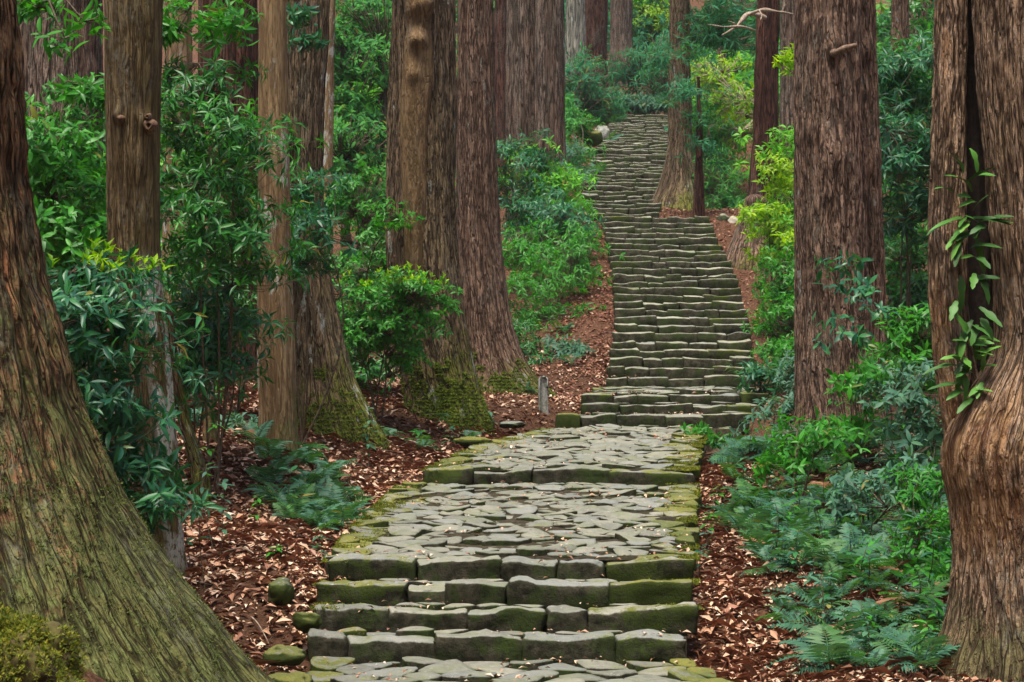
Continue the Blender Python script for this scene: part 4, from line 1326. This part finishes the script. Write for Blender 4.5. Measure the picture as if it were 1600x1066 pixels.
shrub('green sapling low against the foot of the massive cedar', G(1350, 22.0), [(1350, 580, 21.9, 34, 30, 0.3), (1345, 640, 21.8, 34, 36, 0.3)], 44, 0.115, 0.042, L_GREEN, 6, stem=0.008)
shrub('leafy bush between the massive and twin-stemmed cedars, low', G(1430, 21.0), [(1430, 620, 20.9, 45, 45, 0.4), (1440, 690, 20.7, 36, 40, 0.4), (1405, 600, 21.4, 26, 26, 0.3)], 95, 0.115, 0.040, L_FERN, 7)
shrub('green shrub standing among the ferns', G(1245, 20.0), [(1250, 705, 19.9, 42, 42, 0.35), (1275, 680, 20.2, 36, 36, 0.3)], 60, 0.105, 0.036, L_GREEN, 7)
shrub('small plant growing through the step left of the fern bank', G(1098, 27.8), [(1098, 655, 27.7, 15, 22, 0.15), (1110, 685, 27.2, 22, 12, 0.2)], 36, 0.09, 0.032, L_GREEN, 6, stem=0.006)
# far side, round and above the upper stairs
shrub('pale spring-green tree right of the upper stairs', G(1130, 54), [(1125, 115, 53, 48, 34, 0.9), (1150, 165, 52, 40, 30, 0.8), (1120, 215, 53, 40, 40, 0.8)], 420, 0.16, 0.055, L_YELLOW, 6, cat='tree', name='broadleaf_tree', stem=0.05, wood=DEADWOOD)
shrub('soft green conifer sapling low right of the upper stairs', G(1125, 50), [(1120, 270, 50, 40, 45, 0.8), (1145, 300, 49, 26, 26, 0.6)], 260, 0.16, 0.03, L_FAR, 9, cat='tree', name='young_tree')
shrub('dark cedar bough hanging across the top right of the stairs', P(1130, -60, 50), [(1140, 25, 50, 60, 32, 0.8), (1110, 65, 50, 28, 28, 0.6)], 260, 0.22, 0.03, L_CONIF, 10, cat='branch', name='cedar_bough', up=-0.6, droop=0.7, stem=0.03)
shrub('bright yellow-green maple above the stair head', G(1020, 92), [(1015, 30, 91, 36, 26, 1.2), (1005, 62, 91, 24, 12, 1.0)], 420, 0.24, 0.09, L_YELLOW, 6, cat='tree', name='broadleaf_tree', stem=0.07)
shrub('blue-green conifer over the stair head', G(1045, 82), [(1000, 110, 80, 55, 34, 1.4), (1050, 145, 79, 40, 26, 1.2), (1060, 90, 82, 40, 40, 1.2)], 700, 0.28, 0.045, L_CONIF, 9, cat='tree', name='conifer_sapling', stem=0.06, droop=0.5)
shrub('blue-green conifer sapling left of the upper stairs', G(905, 70), [(905, 130, 70, 30, 42, 1.2), (935, 160, 71, 34, 22, 1.0), (890, 175, 69, 20, 26, 0.8)], 420, 0.26, 0.045, L_CONIF, 9, cat='tree', name='conifer_sapling', stem=0.05, droop=0.5)
shrub('low bush beside the boulder at the left of the upper stairs', G(905, 58), [(896, 190, 60, 26, 13, 0.7), (886, 230, 57, 26, 16, 0.6)], 200, 0.17, 0.045, L_FAR, 8)
shrub('fern-like bush at the very head of the stairs', G(985, 77), [(985, 158, 77, 34, 10, 0.8), (1025, 164, 77, 24, 7, 0.7)], 220, 0.24, 0.05, L_FERN, 8)
shrub('dark bush right of the thin dark trunk', G(1145, 49), [(1140, 325, 49, 26, 18, 0.5)], 80, 0.15, 0.05, L_DARK, 7)

# fillers of the green wall seen in the photograph, each a shrub of its own
for lab, px, d, lb, n_, L_, W_, mt in (
    ('leafy shrub behind the giant cedar, at the level of its moss line', 100, 21.5, [(90, 270, 21.4, 70, 60, .5), (110, 180, 21.6, 50, 50, .4), (70, 350, 21.2, 50, 50, .4)], 190, .11, .042, L_GREEN),
    ('dark shrub filling the gap between the slim and tan trunks low down', 330, 22.5, [(300, 430, 22.5, 60, 60, .5), (360, 430, 22.6, 50, 60, .5), (330, 540, 22.4, 80, 60, .5)], 230, .12, .032, L_DARK),
    ('bright leaved shrub behind the rhododendron tiers', 370, 23.5, [(300, 230, 23.5, 50, 60, .5), (390, 260, 23.5, 50, 80, .5), (400, 360, 23.2, 45, 50, .4), (290, 340, 23.4, 40, 50, .4)], 240, .12, .034, L_GREEN),
    ('low leafy ground shrub behind the fern clump', 345, 22.0, [(345, 665, 21.9, 60, 22, .4)], 70, .09, .03, L_FERN),
    ('green shrub in the far gap behind the leaning cedar foot', 560, 36, [(545, 470, 35.8, 50, 45, .7), (590, 420, 36, 45, 50, .7)], 200, .12, .04, L_DARK),
    ('sunlit broadleaf bush high in the green gap', 560, 52, [(540, 60, 52, 38, 60, 1.0), (590, 130, 52, 34, 60, 1.0), (545, 190, 51, 38, 50, 1.0)], 420, .16, .06, L_BRIGHT),
    ('middle shrub of the bank left of the stairs under the fused trunks', 850, 41, [(825, 400, 41, 45, 40, .6), (870, 430, 40.6, 50, 40, .6)], 210, .13, .036, L_GREEN),
    ('dark low shrub at the root of the straight cedar', 815, 35.5, [(812, 520, 35.5, 32, 45, .5), (835, 575, 35.0, 38, 26, .4)], 130, .12, .034, L_DARK),
    ('bright shrub just above the litter strip left of the stairs', 890, 43.5, [(872, 300, 44, 32, 32, .5), (842, 265, 44.5, 40, 34, .5)], 180, .14, .04, L_BRIGHT),
    ('green shrub left of the upper stairs by the boulders', 880, 54, [(867, 245, 54, 26, 24, .7), (882, 270, 52, 22, 22, .6)], 160, .16, .04, L_FERN),
    ('tall bright bush between the red snag and the massive cedar', 1228, 40, [(1239, 230, 40, 24, 40, .5), (1229, 310, 39.5, 30, 40, .5), (1239, 420, 39, 28, 50, .5)], 220, .13, .045, L_BRIGHT),
    ('dense dark bush beside the right edge of the middle stairs', 1205, 36.5, [(1232, 470, 36.4, 34, 50, .5), (1227, 400, 36.8, 26, 34, .4)], 190, .12, .038, L_GREEN),
    ('low bush spilling over the right end of the three steps', 1210, 29, [(1243, 600, 29, 30, 36, .4), (1228, 650, 28, 40, 26, .4)], 130, .105, .036, L_FERN),
    ('evergreen bush deep between the two right cedars', 1420, 33, [(1420, 150, 33, 50, 90, .6), (1415, 330, 33, 46, 90, .6), (1420, 500, 32, 46, 70, .6)], 330, .15, .045, L_GREEN),
    ('leafy bush in the shade behind the fern bank', 1410, 23, [(1410, 560, 23, 40, 50, .4), (1445, 540, 23, 30, 60, .4)], 150, .115, .04, L_GREEN),
    ('broad-leaved plant clump in the middle of the fern bank', 1350, 19.0, [(1350, 760, 18.9, 70, 28, .5), (1400, 790, 18.6, 60, 20, .4)], 45, .10, .036, L_FERN),
    ('leafy clump by the twin-stemmed cedar in the ferns', 1450, 17.2, [(1440, 850, 17.1, 40, 50, .35), (1455, 770, 17.4, 28, 50, .3)], 70, .10, .034, L_GREEN),
    ('dark far shrub at the left of the upper stairs', 850, 60, [(862, 250, 60, 20, 60, 1.0)], 150, .18, .05, L_FAR),
    ('wide conifer shrub right of the stair head', 1085, 68, [(1090, 190, 68, 28, 40, 1.0), (1115, 130, 69, 34, 40, 1.0)], 330, .22, .045, L_CONIF),
    ('open conifer sprays hanging before the spreading-root cedar', 1095, 47.5, [(1078, 150, 47, 24, 28, .6), (1105, 220, 47, 22, 30, .6), (1040, 90, 47.5, 36, 22, .6)], 90, .19, .03, L_CONIF),
    ('green bush right of the spreading root', 1110, 52.5, [(1108, 200, 52.5, 22, 50, .7)], 180, .17, .04, L_FAR)):
    shrub(lab, G(px, d), lb, n_, L_, W_, mt, 8)

# background undergrowth: each bush its own object
bgspots = []
r2 = np.random.default_rng(5)
for (x0, x1, d0, d1, n, lab, mt) in ((0, 430, 34, 80, 30, 'shady evergreen bush deep in the wood at left', 'D'), (480, 840, 52, 112, 32, 'green bush on the far slope left of the stairs', 'F'),
                                     (860, 1100, 90, 118, 24, 'hazy green bush on the slope above the stair head', 'C'), (1118, 1262, 58, 115, 24, 'green bush on the far slope right of the stairs', 'F'),
                                     (1240, 1620, 40, 100, 26, 'dark bush on the steep bank at far right', 'D')):
    for q in range(n):
        bgspots.append((r2.uniform(x0, x1), r2.uniform(d0, d1), lab, mt))
for q, (px, d, lab, mt) in enumerate(bgspots):
    g = G(px, d)
    k = F / d
    py = HZ - (g[2] - E) * k
    hh = r2.uniform(1.3, 3.4) * k
    m_ = {'D': L_DARK, 'F': L_FAR, 'C': L_CONIF}[mt]
    if r2.random() < 0.2:
        m_ = L_BRIGHT
    shrub(lab, g, [(px, py - hh * 0.35, d, 0.75 * hh * 0.5, hh * 0.38, 0.9), (px + r2.uniform(-20, 20), py - hh * 0.75, d, hh * 0.28, hh * 0.3, 0.7)], int(150 + 0.75 * d), 0.012 * math.sqrt(d * 40) * 0.37, 0.088 * math.sqrt(d / 60), m_, 8, 0, group=lab.replace('bush', 'bushes'), stem=0.03)


# ------------------------------------------------------------------ ferns
def frond_mesh(seed, npair=15, bend=0.55, mat=None):
    r = np.random.default_rng(seed)
    a = Acc()
    t = np.linspace(0, 1, 9)
    xz = np.stack([t * (1 - 0.12 * t), 0 * t, 0.45 * t - bend * t * t * 1.0], -1)
    for side in (1, -1):
        pass
    a.tube(xz, np.linspace(0.010, 0.003, 9), 3)
    V, T = [], []
    for q in range(npair):
        tt = 0.14 + 0.86 * q / (npair - 1)
        c = np.array([np.interp(tt, t, xz[:, 0]), 0, np.interp(tt, t, xz[:, 2])])
        ln = 0.30 * math.sin(math.pi * min(1, 0.16 + 0.84 * tt) ** 0.85) + 0.025
        for sd in (1, -1):
            L_ = ln * r.uniform(0.85, 1.1)
            dx, dy, dz = 0.35 * L_, sd * L_, -0.25 * L_ * r.uniform(0.3, 1.3)
            w_ = 0.030
            n0 = len(V)
            V += [c, c + (dx * 0.4 - w_, dy * 0.4, dz * 0.25 + 0.01), c + (dx * 0.4 + w_, dy * 0.4, dz * 0.25 + 0.01), c + (dx, dy, dz)]
            T += [[n0, n0 + 1, n0 + 2], [n0 + 1, n0 + 3, n0 + 2]]
    a.add(np.array(V), np.array(T))
    return a.mesh('frond', mat or L_FERN, False)


FRONDS = [frond_mesh(s, 15, b, m_) for s, b, m_ in ((1, 0.55, None), (2, 0.75, None), (3, 0.5, L_FERNG), (4, 0.9, None), (5, 0.65, L_FERNG))]
DEADFROND = frond_mesh(6, 15, 1.3, litter_mat('brown_frond', [(0.14, 0.06, 0.03), (0.26, 0.13, 0.06)]))


def fern(c, L, nf, label, group):
    o = thing('fern', label, 'fern', c, group)
    ph0 = random.random() * 6.28
    for q in range(nf):
        f = bpy.data.objects.new('frond', DEADFROND if random.random() < 0.05 else FRONDS[random.choice((0, 1, 3, 0, 1, 3, 0, 1, 3, 2, 4, 4))])
        COL.objects.link(f)
        f.parent = o
        f.rotation_euler = (random.gauss(0, 0.25), random.uniform(-1.0, -0.15), ph0 + q * 6.283 / nf + random.gauss(0, 0.25))
        s = L * random.uniform(0.7, 1.15)
        f.scale = (s, s, s)
    return o


def scatter(n, poly_px, dmin, dmax, mind, test=None):
    pts = []
    tries = 0
    while len(pts) < n and tries < n * 60:
        tries += 1
        d = math.sqrt(random.uniform(dmin ** 2, dmax ** 2))
        t = (d - dmin) / (dmax - dmin)
        a = np.interp(t, poly_px[0], poly_px[1])
        b = np.interp(t, poly_px[0], poly_px[2])
        px = random.uniform(a, b)
        x = (px - 800) / F * d
        if any((x - p[0]) ** 2 + (d - p[1]) ** 2 < mind ** 2 for p in pts):
            continue
        if test and not test(x, d):
            continue
        pts.append((x, d))
    return pts


def off_trunk(x, d):
    return (x - P(1600, 0, 14.6)[0]) ** 2 + (d - 14.6) ** 2 > 0.62 ** 2 and (x - P(1310, 0, 25)[0]) ** 2 + (d - 25) ** 2 > 0.6 ** 2


fp = scatter(160, ([0, 0.25, 0.6, 1], [1300, 1200, 1145, 1120], [1500, 1490, 1480, 1470]), 14.3, 23.5, 0.20, off_trunk)
zones = [('blue-green fern at the front of the bank by the twin-stemmed cedar', 16.0, 99), ('blue-green fern along the litter strip right of the paved landing', 99, 1.75), ('blue-green fern in the middle of the right bank', 19.5, 99), ('blue-green fern at the back of the bank below the massive cedar', 99, 99)]
gz = ground(np.array([p[0] for p in fp]), np.array([p[1] for p in fp]))
for (x, d), z in zip(fp, gz):
    for lab, dm, xm in zones:
        if d < dm and x < xm:
            break
    fern((x, d, float(z) + 0.02), random.choice((0.22, 0.28, 0.34, 0.44)) * random.uniform(0.85, 1.15), random.randrange(6, 11), lab, lab.replace('blue-green fern ', 'blue-green ferns '))
fp = scatter(26, ([0, 0.5, 1], [440, 400, 390], [540, 545, 520]), 18.4, 21.2, 0.2)
for (x, d) in fp:
    z = float(ground(np.array([x]), np.array([d]))[0])
    fern((x, d, z + 0.02), random.uniform(0.26, 0.40), random.randrange(6, 10), 'blue-green fern in the clump at the foot of the tan trunk', 'ferns at the foot of the tan trunk')
for (px, d, L_) in ((660, 25.2, 0.3), (735, 27, 0.25), (600, 25, 0.28), (820, 31.4, 0.25), (930, 56, 0.7), (915, 54, 0.7), (945, 64, 0.7), (1000, 77, 0.8), (960, 70, 0.7), (900, 53, 0.6), (880, 37, 0.35), (1225, 28, 0.35), (1180, 27, 0.3), (1150, 26, 0.3), (890, 34.5, 0.3)):
    lab = 'fern on the bank left of the upper stairs' if d > 50 else 'small fern on the red litter between the cedars and the landing' if px < 900 else 'fern right of the second landing below the bush'
    fern(G(px, d) + (0, 0, 0.02), L_, 8, lab, 'ferns right of the second landing' if 'right' in lab else lab.replace('fern ', 'ferns '))

# small leafy seedlings in the litter and between the ferns
sp = scatter(130, ([0, 0.4, 1], [1310, 1200, 1150], [1490, 1480, 1450]), 14.6, 22.5, 0.35, off_trunk)
sp = [(x, d, 'leafy green seedling rising between the ferns', random.uniform(0.22, 0.55)) for x, d in sp]
for (px, d, h_) in ((320, 16.2, 0.9), (300, 16.6, 0.7), (335, 17.2, 1.0), (345, 16.9, 0.6), (445, 19, 0.4), (412, 18.2, 0.3), (560, 22.2, 0.65), (575, 22.5, 0.45), (640, 24.5, 0.25), (770, 27.8, 0.3), (700, 26, 0.25), (430, 16.8, 0.15), (490, 17.0, 0.25), (505, 16.6, 0.2), (1105, 19, 0.25), (1098, 18, 0.2), (1092, 17.2, 0.2), (1110, 21, 0.25), (690, 27.2, .2), (660, 26.2, .2)):
    sp.append(((px - 800) / F * d, d, 'thin seedling in the red litter behind the lichened trunk' if px < 360 else 'small seedling in the leaf litter left of the path' if px < 800 else 'small plant rooted beside the landing edge', h_))
for q, (x, d, lab, h_) in enumerate(sp):
    z = float(ground(np.array([x]), np.array([d]))[0])
    root = np.array([x, d, z])
    o = thing('seedling', lab, 'plant', root, {'l': 'seedlings among the ferns', 't': 'seedlings behind the lichened trunk', 's': 'small plants near the path'}[lab[0]])
    a = Acc()
    n = random.randrange(3, 6)
    tip = root + (random.gauss(0, 0.05), random.gauss(0, 0.05), h_)
    c = curve3(root, tip, 0.0, 6, 0.06)
    a.tube(c, np.linspace(0.005, 0.002, 6), 4)
    link('stem', a.mesh('stem', TWIG, True, root), o)
    nodes = c[2:] if h_ > 0.3 else c[3:]
    fr = whorl(nodes, np.repeat([[0, -0.1, 1.0]], len(nodes), 0), 4, 0.10 if q % 2 else 0.08, 0.036, (55, 95), 0.3)
    mt = [L_GREEN, L_FERN, L_BLUE][q % 3]
    for i_ in range(len(fr[0])):
        put_leaf(o, root, fr, i_, mt)

# strap-leaved fern in the cleft of the twin-stemmed cedar
ec = P(1520, 585, 14.3)
ef = thing('epiphytic_fern', 'bright green strap-leaved fern growing in the cleft of the twin-stemmed cedar', 'fern', ec)
LS = M('strap_leaf')
lc = LS.ramp(LS.n('ShaderNodeObjectInfo').outputs['Random'], [(0, (0.025, 0.08, 0.015)), (0.5, (0.05, 0.16, 0.022)), (1, (0.10, 0.25, 0.035))])
STRAP = LS.done(LS.bsdf(lc, 0.5, None, 0.25))


def strap_mesh(seed, bend):
    t = np.linspace(0, 1, 8)
    r = np.random.default_rng(seed)
    w_ = 0.5 * np.sin(np.pi * np.clip(t * 0.92 + 0.06, 0, 1)) ** 0.7 * (1 + 0.25 * np.sin(t * 14 + seed))
    z = -bend * t * t
    V = np.concatenate([np.stack([t, w_, z + 0.05 * w_], -1), np.stack([t, 0 * t, z - 0.01], -1), np.stack([t, -w_, z + 0.05 * w_], -1)])
    Q = []
    for i_ in range(7):
        Q += [[i_, i_ + 8, i_ + 9, i_ + 1], [i_ + 8, i_ + 16, i_ + 17, i_ + 9]]
    return np_mesh('strap', V, np.array(Q), STRAP)


SPOTS = [(1522 + random.gauss(0, 9), random.choice([random.gauss(345, 28), random.gauss(570, 40), random.uniform(280, 620)]), random.uniform(-1, 0.9), random.uniform(-0.9, 0.8), random.uniform(.10, .17)) for _ in range(46)]
STR = [strap_mesh(s_, b_) for s_, b_ in ((1, 0.2), (2, 0.5), (3, 0.8))]
for q, (px, py, ax, az, L_) in enumerate(((1505, 600, -1, 0.05, .26), (1500, 572, -1, 0.25, .24), (1510, 560, -0.5, -0.6, .2), (1525, 560, 0.5, 0.5, .2), (1515, 530, -0.3, 0.9, .22), (1520, 500, -0.6, -0.5, .2), (1530, 480, 0.5, -0.4, .2),
                                         (1525, 350, 0.6, 0.35, .22), (1515, 345, -0.8, 0.4, .24), (1520, 340, 0.9, -0.05, .24), (1512, 360, -0.7, -0.5, .22), (1518, 300, -0.3, 0.9, .25), (1512, 285, 0.5, 0.5, .22), (1505, 270, -0.2, 0.9, .18),
                                         (1525, 370, 0.2, -0.9, .2), (1500, 380, -0.4, -0.9, .18), (1488, 300, -0.5, 0.4, .16), (1500, 430, 0.1, -0.9, .2), (1495, 470, -0.4, -0.7, .16), (1530, 430, 0.4, -0.7, .18), (1545, 600, .7, .1, .2), (1535, 345, 0.9, 0.3, .2), (1490, 350, -0.9, 0.1, .2)) + tuple(SPOTS)):
    p = P(px, py, 14.42 + (0.02 * (q % 3)))
    X = norm(np.array([ax, -0.45 - 0.3 * random.random(), az]))
    Zr = np.array([0, -0.5, 1.0]) + rng.normal(0, 0.2, 3)
    Z = norm(Zr - (Zr @ X) * X)
    Yv = np.cross(Z, X)
    fr = (p[None], X[None], Yv[None], Z[None], np.array([L_]), np.array([0.05]))
    put_leaf(ef, ec, fr, 0, None, 'frond', STR[q % 3])


# ------------------------------------------------------------------ leaf litter, needles, moss (uncountable)
def litter(name, n, region, size, mat, off_path=True, thin=False, lift=0.012, group=None):
    d0, d1, a0, a1 = region
    d = np.sqrt(rng.uniform(d0 ** 2, d1 ** 2, n))
    px = rng.uniform(a0, a1, n)
    x = (px - 800) / F * d
    if off_path:
        e = np.maximum(xl(d) - x, x - xr(d))
        keep = e > -0.03 + 0.05 * rng.random(n)
        # thinner away from the path
        keep &= rng.random(n) < np.clip(1.15 - 0.16 * e, 0.12, 1) * (0.35 + 0.65 * sstep(-0.45, 0.25, vn(np.stack([x * 1.5, d * 1.5, d * 0], -1), 41) + 0.5 * vn(np.stack([x * 5, d * 5, d * 0], -1), 43)))
        x, d = x[keep], d[keep]
        z = ground(x, d)
    else:
        keep = (x > xl(d) + 0.03) & (x < xr(d) - 0.03) & (vn(np.stack([x * 2.2, d * 1.4, d * 0], -1), 42) > 0.1)
        x, d = x[keep], d[keep]
        z = stairz(d)
    m = len(x)
    pos = np.stack([x, d, z + lift * (0.3 + 1.2 * rng.random(m))], -1)
    ph = rng.random(m) * 6.283
    X = np.stack([np.cos(ph), np.sin(ph), rng.normal(0, 0.32, m)], -1)
    X = norm(X)
    Zr = np.stack([rng.normal(0, 0.35, m), rng.normal(0, 0.35, m), np.ones(m)], -1)
    Z = norm(Zr - (Zr * X).sum(-1, keepdims=True) * X)
    Yv = np.cross(Z, X)
    L = size * rng.choice([0.45, 0.7, 1.0, 1.0, 1.5], m) * rng.uniform(0.8, 1.2, m)
    Wd = L * (rng.uniform(0.28, 0.55, m) if not thin else 0.016)
    fr = (pos, X, Yv, Z, L, Wd)
    sh = leaf_shape(1.0, 0.15 if not thin else 0.3, 0.5, False)
    o = link(name, join_leaves(name, fr, mat, (0, 0, 0), sh))
    return tag(o, kind='stuff')


def stairz(d):
    d = np.asarray(d)
    st = sorted(front + mid + upper)
    ys_ = np.array([s_[0] for s_ in st])
    zs_ = np.array([s_[1] for s_ in st])
    k = np.searchsorted(ys_, d, side='right') - 1
    z = np.where(k >= 0, zs_[np.clip(k, 0, None)], prof(d))
    z = np.where((d > 16.2) & (d < 21.5), lz1(d), z)
    z = np.where((d > 21.5) & (d < 29.5), lz2(d), z)
    return np.where(d < 15, prof(d), z)


tag(litter('leaf_litter', 62000, (11, 23, -50, 760), 0.075, LITTER), 'tan and pink dry leaves carpeting the ground left of the path', 'leaf litter')
tag(litter('leaf_litter', 32000, (13, 24, 1040, 1640), 0.075, LITTER), 'tan dry leaves carpeting the ground right of the path', 'leaf litter')
tag(litter('leaf_litter', 22000, (23, 36, 350, 960), 0.075, LITTER), 'dry leaves scattered round the cedar feet left of the second landing', 'leaf litter')
tag(litter('leaf_litter', 16000, (30, 62, 760, 1320), 0.075, NEEDLE), 'reddish litter on the banks beside the stairs', 'leaf litter')
tag(litter('leaf_litter', 12000, (32, 60, 870, 960), 0.07, NEEDLE), 'reddish litter strip along the left edge of the long stairs', 'leaf litter')
tag(litter('leaf_litter', 9000, (30, 58, 1020, 1260), 0.07, NEEDLE), 'reddish litter on the bank right of the long stairs', 'leaf litter')
tag(litter('leaf_litter', 5000, (30, 50, 870, 1240), 0.06, LITTER), 'scattered tan leaves on the banks of the long stairs', 'leaf litter')
tag(litter('cedar_needles', 30000, (11, 30, 0, 950), 0.16, NEEDLE, thin=True, lift=0.02), 'red-brown shed cedar needles over the left bank', 'needle litter')
tag(litter('cedar_needles', 20000, (13, 26, 1040, 1640), 0.16, NEEDLE, thin=True, lift=0.02), 'red-brown shed cedar needles over the right bank', 'needle litter')
tag(litter('fallen_leaves', 6500, (13, 34, 440, 1200), 0.042, LITTER, off_path=False, lift=0.022), 'small dry leaves strewn over the paving stones', 'fallen leaves')

# moss tufts on the mound
mv = np.array([v.co for v in md.data.vertices])
mnr = np.array([v.normal for v in md.data.vertices])
rz_ = Matrix.Rotation(md.rotation_euler[2], 3, 'Z')
mvw = mv @ np.array(rz_).T + mp
mnw = mnr @ np.array(rz_).T
pk = rng.integers(0, len(mvw), 14000)
pk = pk[vn(mvw[pk] * 7.0, 77) + 0.8 * vn(mvw[pk] * 2.5, 78) > -0.45]
tp = mvw[pk] + rng.normal(0, 0.012, (len(pk), 3))
mo = link('moss_tufts', join_leaves('moss_tufts', whorl(tp, norm(mnw[pk] + rng.normal(0, 0.3, (len(pk), 3))), 4, 0.022, 0.007, (20, 70), 0, along=0.0), MOSSTUFT, mp, LEAF_MOSS), md)
mo.location = (0, 0, 0)
mo.rotation_euler = (0, 0, -md.rotation_euler[2])
mo['kind'] = 'stuff'

# moss cushions along the edges of the landings and on the ends of the steps
def edge_moss(label, y0, y1, n, side):
    d = rng.uniform(y0, y1, n)
    e = np.abs(rng.normal(0, 0.14, n))
    x = np.where(side < 0, xl(d) + e - 0.04, xr(d) - e + 0.04)
    keep = vn(np.stack([x * 4, d * 4, d * 0], -1), 51) + 0.6 * vn(np.stack([x * 13, d * 13, d * 0], -1), 52) > 0.12
    x, d = x[keep], d[keep]
    p_ = np.stack([x, d, stairz(d) + 0.004], -1)
    fr = whorl(p_, np.repeat([[0, 0, 1.0]], len(p_), 0) + rng.normal(0, 0.3, (len(p_), 3)), 4, 0.020, 0.007, (25, 85), 0, along=0.0)
    tag(link('moss', join_leaves('moss', fr, MOSSTUFT, (0, 0, 0), LEAF_MOSS)), label, 'moss', kind='stuff')


edge_moss('yellow-green moss along the right edge of the paved landings', 15.4, 29, 16000, 1)
edge_moss('yellow-green moss along the left edge of the paved landings', 15.4, 29, 11000, -1)
tw = Acc()
n_ = 700
dd_ = np.sqrt(rng.uniform(12 ** 2, 27 ** 2, n_))
px_ = np.where(rng.random(n_) < 0.65, rng.uniform(150, 800, n_), rng.uniform(1080, 1600, n_))
xx_ = (px_ - 800) / F * dd_
kp = np.maximum(xl(dd_) - xx_, xx_ - xr(dd_)) > 0.05
xx_, dd_ = xx_[kp], dd_[kp]
zz_ = ground(xx_, dd_)
for x_, y_, z_ in zip(xx_, dd_, zz_):
    a_ = random.random() * 6.283
    l_ = random.uniform(0.08, 0.3)
    c_ = np.array([x_, y_, z_ + 0.02])
    v_ = np.array([math.cos(a_), math.sin(a_), random.gauss(0.05, 0.12)]) * l_
    tw.tube(curve3(c_, c_ + v_, 0.1, 4, 0.08), np.linspace(0.004, 0.0015, 4), 3)
tag(link('twigs', tw.mesh('twigs', TWIG)), 'thin fallen twigs scattered over the litter', 'twigs', kind='stuff')

# moss growing on the trunk feet
def trunk_moss(o, n, hmax, size, mat, label, th=0.0):
    tr = [c for c in o.children if c.name.startswith('trunk')][0]
    me = tr.data
    co = np.empty(len(me.vertices) * 3, np.float32)
    me.vertices.foreach_get('co', co)
    co = co.reshape(-1, 3)
    nr = np.empty(len(co) * 3, np.float32)
    me.vertices.foreach_get('normal', nr)
    nr = nr.reshape(-1, 3)
    hg = np.empty(len(co), np.float32)
    me.attributes['hgt'].data.foreach_get('value', hg)
    rd = np.empty(len(co), np.float32)
    me.attributes['ridge'].data.foreach_get('value', rd)
    q = (1 - hg / hmax) + 0.9 * vn(co * 5.0, 91) + 0.7 * vn(co * 17.0, 92) + 0.4 * (rd - 0.5) - th
    ok = np.where((q > 0.25) & (nr[:, 1] < 0.55) & (hg < hmax * 1.3))[0]
    if not len(ok):
        return
    pk = rng.choice(ok, n)
    p_ = co[pk] + rng.normal(0, 0.006, (n, 3))
    fr = whorl(p_, nr[pk] + rng.normal(0, 0.35, (n, 3)), 3, size, size * 0.4, (25, 85), 0.1, along=0.0)
    m_ = link('moss', join_leaves('moss', fr, mat, (0, 0, 0), LEAF_MOSS), o)
    m_['kind'] = 'stuff'


MOSSTRUNK = leaf_mat('trunk_moss', [(0.035, 0.055, 0.014), (0.065, 0.085, 0.022), (0.11, 0.125, 0.03), (0.075, 0.10, 0.04)], 0.9, 0.15, 0.05, None, False)
MOSSGREEN = leaf_mat('bright_trunk_moss', [(0.05, 0.085, 0.012), (0.09, 0.14, 0.018), (0.16, 0.18, 0.022)], 0.9, 0.15, 0.05, None, False)
trunk_moss(t1, 16000, 1.5, 0.017, MOSSTRUNK, '')
trunk_moss(t4, 5000, 0.6, 0.026, MOSSGREEN, '', 0.1)
trunk_moss(t5, 6000, 0.6, 0.028, MOSSGREEN, '', 0.0)
trunk_moss(t6, 4500, 0.5, 0.030, MOSSGREEN, '', 0.2)
# fallen sticks
for q, (a_, b_, r_) in enumerate((((392, 912, 15.7), (420, 945, 15.4), 0.006), ((560, 660, 24.5), (612, 690, 24.2), 0.012), ((1330, 745, 19.8), (1400, 722, 20.2), 0.010), ((600, 668, 25.6), (680, 660, 25.4), 0.014), ((350, 800, 17), (400, 842, 16.8), 0.008))):
    g1, g2 = G(a_[0], a_[2]) + (0, 0, 0.03), G(b_[0], b_[2]) + (0, 0, 0.04)
    a = Acc()
    a.tube(curve3(g1, g2, 0.05, 8, 0.05), np.linspace(r_, r_ * 0.5, 8), 6)
    o = link('stick', a.mesh('stick', DEADWOOD, True, g1), None, g1)
    tag(o, ['bent stick in the litter by the mossy boulder', 'short dead stick between the leaning and fluted cedars', 'curved dead stick lying on the ferns', 'longer dead stick at the foot of the fluted cedar', 'thin stick in the litter under the seedlings'][q], 'stick')

# ------------------------------------------------------------------ air: one closed box of thin haze round everything
bpy.context.view_layer.update()
lo, hi = np.full(3, 1e9), np.full(3, -1e9)
for o in S.objects:
    if o.type == 'MESH' and (o.name.startswith(('ground', 'trunk', 'foliage', 'stem'))):
        for c_ in o.bound_box:
            w_ = np.array(o.matrix_world @ Vector(c_))
            lo, hi = np.minimum(lo, w_), np.maximum(hi, w_)
lo, hi = lo - 1.0, hi + 1.5
V = np.array([(x_, y_, z_) for z_ in (lo[2], hi[2]) for (x_, y_) in ((lo[0], lo[1]), (hi[0], lo[1]), (hi[0], hi[1]), (lo[0], hi[1]))])
hz = M('haze_air')
pv = hz.n('ShaderNodeVolumePrincipled')
pv.inputs['Color'].default_value = (0.86, 0.92, 0.93, 1)
pv.inputs['Density'].default_value = HAZE
pv.inputs['Anisotropy'].default_value = 0.1
hz.t.links.new(pv.outputs[0], hz.out.inputs['Volume'])
ho = link('haze', np_mesh('haze', V, np.array([[0, 3, 2, 1], [4, 5, 6, 7], [0, 1, 5, 4], [1, 2, 6, 5], [2, 3, 7, 6], [3, 0, 4, 7]]), hz.m, False))
tag(ho, kind='stuff')
